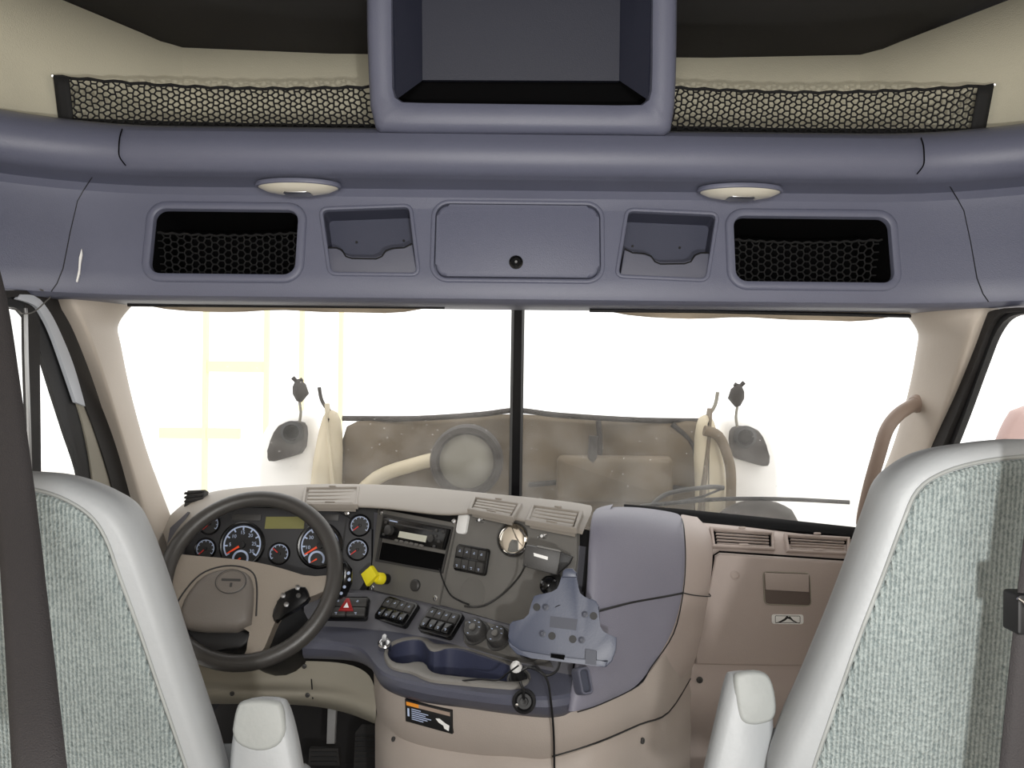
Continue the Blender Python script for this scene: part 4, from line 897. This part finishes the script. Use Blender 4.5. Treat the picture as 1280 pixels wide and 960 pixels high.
# ================================================================== GRAB HANDLE, WIPERS
gh = thing('grab_handle', tuple(P(1140, 507, 2.13)), 'mauve-brown tubular grab handle on the pillar beside the passenger seat', 'handle')
tube('tube', spline([P(1150, 503, 2.11), P(1140, 507, 2.07), P(1122, 519, 2.05), P(1108, 538, 2.05), P(1098, 570, 2.09), P(1088, 605, 2.15), P(1080, 640, 2.22), P(1078, 655, 2.26)], 5), .017, 'handle', gh, n=14)
lathe('mount_flange', [(.022, -.03), (.024, -.01), (.018, .0)], Fr(P(1142, 505, 2.08), Z, (-1, -.6, -.1)), 'handle', gh, n=16)
wp1 = thing('wiper', tuple(P(800, 634, 2.72)), 'black wiper lying across the lower windscreen in front of the glovebox side', 'wiper')
tube('blade', spline([P(800, 633, 2.70), P(840, 629, 2.70), P(900, 624, 2.70), P(980, 624, 2.66), P(1062, 628, 2.62)], 5), .007, 'black', wp1)
tube('arm', spline([P(812, 634, 2.72), P(835, 617, 2.73), P(885, 609, 2.73), P(905, 610, 2.73)], 5), .008, 'charcoal', wp1)
tube('arm_link', [P(905, 610, 2.73), P(880, 620, 2.72), P(835, 630, 2.72)], .004, 'black', wp1)
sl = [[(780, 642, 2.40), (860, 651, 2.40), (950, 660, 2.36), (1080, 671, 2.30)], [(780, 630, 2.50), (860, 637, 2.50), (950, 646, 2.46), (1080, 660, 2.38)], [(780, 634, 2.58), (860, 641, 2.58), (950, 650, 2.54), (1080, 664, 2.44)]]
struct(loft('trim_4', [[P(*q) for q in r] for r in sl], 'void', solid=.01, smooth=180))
tag(tube('string', spline([PX(-4, 382, -1.04), PX(22, 388, -1.04), PX(28, 392, -1.035), PX(42, 390, -1.03), PX(56, 378, -1.03), PX(64, 368, -1.03), PX(50, 362, -1.03)], 5), .0015, 'panel', None, n=5), 'thin loose cord hanging at the top of the door frame on the steering wheel side', 'cord')

# ================================================================== SEATS
def seat(label, cx, D, px_edge, top_y, s, fab_px, zcush):
    # px_edge: inner outline from top centre downwards (pixels); s = +1 when inner side is on the right (driver)
    fr = Fr(P(cx, 800, D), X, (0, -.985, -.10))
    half = [Vector(fr.hit(*p)) for p in px_edge]; cxl = fr.hit(cx, 700)[0]
    right = [(v.x, v.y) for v in half]; left = [(2*cxl - v.x, v.y) for v in half]
    o = [(v.x, v.y) for v in spline([Vector((x, y, 0)) for x, y in right], 4)]
    o2 = [(2*cxl-x, y) for x, y in o][::-1]
    full = o + o2
    full = inset(full, -.004)
    base = fr.pt(cxl, 0, 0); t_ = thing('truck_seat', (base.x, base.y+.2, 0), label, 'seat', 'high-back truck seats')
    bk = pillow('backrest', full, fr, -.13, .03, .030, 'vinyl', t_, back_in=.056)
    fo_ = [(v.x, v.y) for v in spline([Vector(fr.hit(*p)+(0,)) for p in fab_px], 4)]; pf = fo_ + [(2*cxl-x, y) for x, y in fo_][::-1]; pillow('fabric_panel', pf, fr, -.02, .036, .006, 'fabric', t_)
    ring_ = [fr.pt(x, y, .031) for x, y in inset(pf, -.001)]; tube('piping', ring_+[ring_[0]], .0025, 'stain', bk, n=6)
    # cushion and pedestal
    X0 = base.x; f2 = Fr((X0, base.y+.36, zcush), X, Z)
    pillow('seat_cushion', rr(.56, .54, .07), f2, -.14, 0, .03, 'vinyl', t_)
    box('pedestal', (X0-.2, base.y+.14, 0), (X0+.2, base.y+.56, zcush-.14), 'rubber', t_, bevel=.01)
    return t_, fr, base
tdl, fdl, bdl = seat('high-back grey seat with ribbed fabric panel behind the steering wheel', 18, 1.10, [(18, 577), (60, 580), (100, 590), (140, 608), (168, 632), (188, 668), (206, 715), (226, 775), (246, 838), (268, 905), (286, 962), (296, 1020), (270, 1060), (18, 1070)], 583, 1, [(18, 600), (50, 604), (90, 615), (125, 636), (145, 664), (162, 710), (184, 770), (206, 835), (230, 905), (248, 962), (258, 1020), (235, 1045), (18, 1050)], .50)
tdr, fdr, bdr = seat('high-back grey seat with ribbed fabric panel facing the glovebox', 1262, 1.00, [(1262, 536), (1210, 541), (1160, 552), (1120, 574), (1093, 606), (1076, 650), (1054, 712), (1030, 775), (1004, 838), (986, 880), (966, 925), (950, 985), (975, 1050), (1262, 1060)], 545, -1, [(1262, 565), (1212, 571), (1165, 584), (1132, 606), (1113, 648), (1090, 710), (1066, 772), (1044, 834), (1026, 886), (1006, 945), (992, 1000), (1005, 1040), (1262, 1042)], .50)
def armrest(par, D, px, top_patch):
    fr = Fr(P(px[0][0], 880, D), X, (0, -.97, .22))
    a = pillow('armrest', smooth_poly(fr.poly(px), 2), fr, -.07, .015, .018, 'vinyl', par, back_in=.018)
    pillow('armrest_patch', smooth_poly(fr.poly(top_patch), 2), fr, .0, .019, .006, 'stain', a)
armrest(tdl, 1.16, [(278, 1040), (282, 930), (292, 885), (304, 866), (352, 866), (364, 880), (376, 925), (388, 1000), (390, 1040)], [(292, 925), (298, 884), (306, 872), (350, 872), (358, 884), (362, 925), (330, 940)])
armrest(tdr, 1.10, [(860, 1040), (880, 950), (893, 895), (905, 842), (914, 833), (955, 832), (967, 850), (974, 900), (972, 960), (968, 1040)], [(918, 890), (913, 850), (917, 837), (953, 836), (964, 855), (968, 896), (945, 905), (925, 903)])

for x, y in ((1246, 886), (1237, 893), (1235, 904), (1246, 904), (1236, 913), (1241, 923)):
    lathe('burn_mark', [(.003, .0), (.003, .003), (0, .0032)], fdr.sub(x, y, .035), 'black', tdr, n=8)
# seat belts
def belt(label, pts, wpx, D, wid):
    t_ = thing('seat_belt', tuple(P(pts[-1][0], pts[-1][1], D)), label, 'seat belt', 'seat belts')
    c = spline([P(q[0], q[1], q[2] if len(q) > 2 else D) for q in pts], 5)
    rows = [[p+Vector((-wid/2, 0, 0)), p+Vector((-wid/4, -.004, 0)), p+Vector((0, -.005, 0)), p+Vector((wid/4, -.004, 0)), p+Vector((wid/2, 0, 0))] for p in c]
    loft('webbing', rows, 'belt', t_, solid=.003, smooth=180); return t_
b1 = belt('wide black seat belt strap hanging behind the seat at the steering wheel', [(-70, 140, 1.25), (-30, 300, 1.17), (-11, 380, 1.12), (3, 480, 1.05), (21, 630, .95), (35, 780, .83), (48, 930, .72), (56, 1010, .68)], 50, .80, .047)
b2 = belt('black seat belt strap hanging behind the seat at the glovebox', [(1322, 540), (1312, 620), (1300, 720), (1288, 830), (1275, 960), (1270, 1010)], 40, .80, .042)
box('buckle_guide', tuple(P(1288, 790, .80)-Vector((.02, .012, .0))), tuple(P(1288, 740, .80)+Vector((.02, .012, 0))), 'black', b2, bevel=.003)
tube('guide_wire', [P(1272, 748, .785), P(1278, 752, .785), P(1284, 760, .785)], .0015, 'chrome', b2)

# ================================================================== OUTSIDE
hd = thing('open_hood', (0, 3.6, -1.22), 'brown-black underside of the tilted truck hood seen through the windscreen', 'hood')
DH = 3.5
def hp2(pts, D=DH): return [P(x, y, D) for x, y in pts]
hr = []
for t in range(6):
    row = []
    for k in range(13):
        u = k/12; px = 426+(890-426)*u; top = 523 - 9*math.exp(-((px-640)/70)**2); py = top + (760-top)*t/5
        row.append(P(px, py, DH + .12*t/5 + .10*math.cos((u-.5)*math.pi)))
    hr.append(row)
loft('hood_shell', hr, 'hood', hd, subd=1, smooth=180, solid=.03)
tube('hood_lip', spline(hp2([(428, 523), (520, 523), (600, 518), (646, 513), (700, 519), (800, 525), (888, 526)], DH+.02), 4), .012, 'hooddark', hd)
for mx in (0, 1):
    g = lambda pts: [((1296-x, y+6) if mx else (x, y)) for x, y in pts]
    fr = Fr(P(648, 560, DH-.02), X, -Y)
    pillow('inner_fender', smooth_poly(fr.poly(g([(430, 520), (426, 640), (424, 760), (380, 760), (388, 600), (398, 540), (408, 508)])), 2), fr, -.06, .06, .04, 'hoodpale', hd)
    pillow('fender', smooth_poly(fr.poly(g([(396, 530), (392, 760), (316, 760), (310, 600), (318, 545), (340, 518), (380, 512)])), 2), fr, -.16, -.04, .04, 'hoodwhite', hd)
    hb = prism('headlamp_back', smooth_poly(fr.poly(g([(352, 528), (376, 526), (383, 536), (380, 566), (360, 572), (338, 578), (334, 570), (340, 544)])), 1), fr, -.06, .02, 'hooddark', hd, bevel=.01)
    p_ = g([(367, 540)])[0]; lathe('lamp_ring', [(.045, .02), (.05, .03), (.035, .04), (.028, .02), (0, .02)], fr.sub(*p_), 'black', hb, n=24)
    pillow('fender_edge', smooth_poly(fr.poly(g([(408, 504), (413, 504), (428, 640), (428, 760), (423, 760), (420, 640)])), 1), fr, -.02, .07, .006, 'hoodpale' if not mx else 'hood', hd)
    mh = tube('hood_mirror', [fr.at(*q) for q in g([(372, 474), (374, 482), (376, 492), (374, 502)])], [.008, .03, .036, .012], 'hooddark', hd, n=12)
    tube('mirror_arm', [fr.at(*q) for q in g([(366, 472), (372, 478), (378, 474)])], .010, 'hooddark', mh); tube('mirror_stay', spline([fr.at(*q) for q in g([(374, 500), (376, 515), (374, 530)])], 3), .006, 'disc', mh)
    tube('mirror_stay', spline([fr.at(*q) for q in g([(399, 484), (402, 500), (410, 512), (420, 518)])], 3), .008, 'hooddark' if not mx else 'disc', mh)
tube('fender_strut', spline(hp2([(880, 538), (898, 545), (910, 572), (914, 600), (912, 660)], DH-.1), 4), .022, 'hood', hd)
fi = Fr(P(583, 577, DH-.10), X, -Y)
for pts_, m_ in (([(748, 526), (750, 560), (747, 612)], 'hooddark'), ([(840, 530), (868, 560), (872, 620)], 'hooddark'), ([(660, 606), (760, 600), (860, 612)], 'hooddark')):
    tube('hood_rib', spline(hp2(pts_, DH+.01), 4), .012, m_, hd)
it = lathe('intake_ring', [(.155, -.10), (.155, .0), (.145, .02), (.125, .02), (.115, .0), (.115, -.08)], fi, 'hooddark', hd, n=48, closed=True)
lathe('intake_disc', [(.117, -.05), (.117, -.01), (.09, .0), (0, .004)], fi, 'disc', hd, n=40)
tube('cooling_pipe', spline(hp2([(430, 640), (470, 598), (520, 580), (545, 574)], DH-.06), 4), .03, 'hoodpale', hd)
pillow('battery_tray', rr(.5, .2, .03), Fr(P(770, 600, DH-.1), X, -Y), -.1, .0, .03, 'hood', hd)
tube('latch_rod', hp2([(742, 545), (740, 575), (746, 600)], DH-.08), .02, 'hooddark', hd)
pillow('splash_shield', smooth_poly([(-.20, -.5), (-.19, -.05), (-.08, .04), (.08, .05), (.2, -.02), (.24, -.5)], 2), Fr(P(945, 640, DH-.25), X, -Y), -.06, .0, .03, 'hooddark', hd)
for sx_ in (-1, 1):
    box('hinge_arm', (sx_*.45-.03, 3.5, -1.22), (sx_*.45+.03, 3.56, .3), 'hooddark', hd)
box('bumper', (-1.1, 3.58, -1.0), (1.1, 3.72, -.55), 'steel', hd, bevel=.03)
# yellow rack far behind
rk = thing('storage_rack', (P(300, 480, 9).x, 9, -1.22), 'tall yellow steel storage rack standing far outside the windscreen', 'rack')
for x, y0 in ((258, 380), (334, 380), (378, 380), (427, 380)): 
    a = P(x, y0, 9); box('post', (a.x-.022, 8.96, -1.22), (a.x+.022, 9.04, a.z+.6), 'rackyellow', rk)
for x0, x1, y in ((200, 300, 541), (258, 334, 458)):
    a, b = P(x0, y, 9), P(x1, y, 9); box('beam', (a.x, 8.97, a.z-.06), (b.x, 9.03, a.z+.06), 'rackyellow', rk)
om = thing('side_mirror', tuple(P(1275, 560, 2.6)), 'pinkish exterior mirror outside the window beside the glovebox seat', 'mirror')
fom = Fr(P(1275, 530, 2.5), X, -Y); pillow('mirror_housing', smooth_poly(fom.poly([(1250, 560), (1262, 530), (1276, 508), (1340, 500), (1340, 640), (1250, 640)]), 1), fom, -.06, .0, .02, 'pink', om)
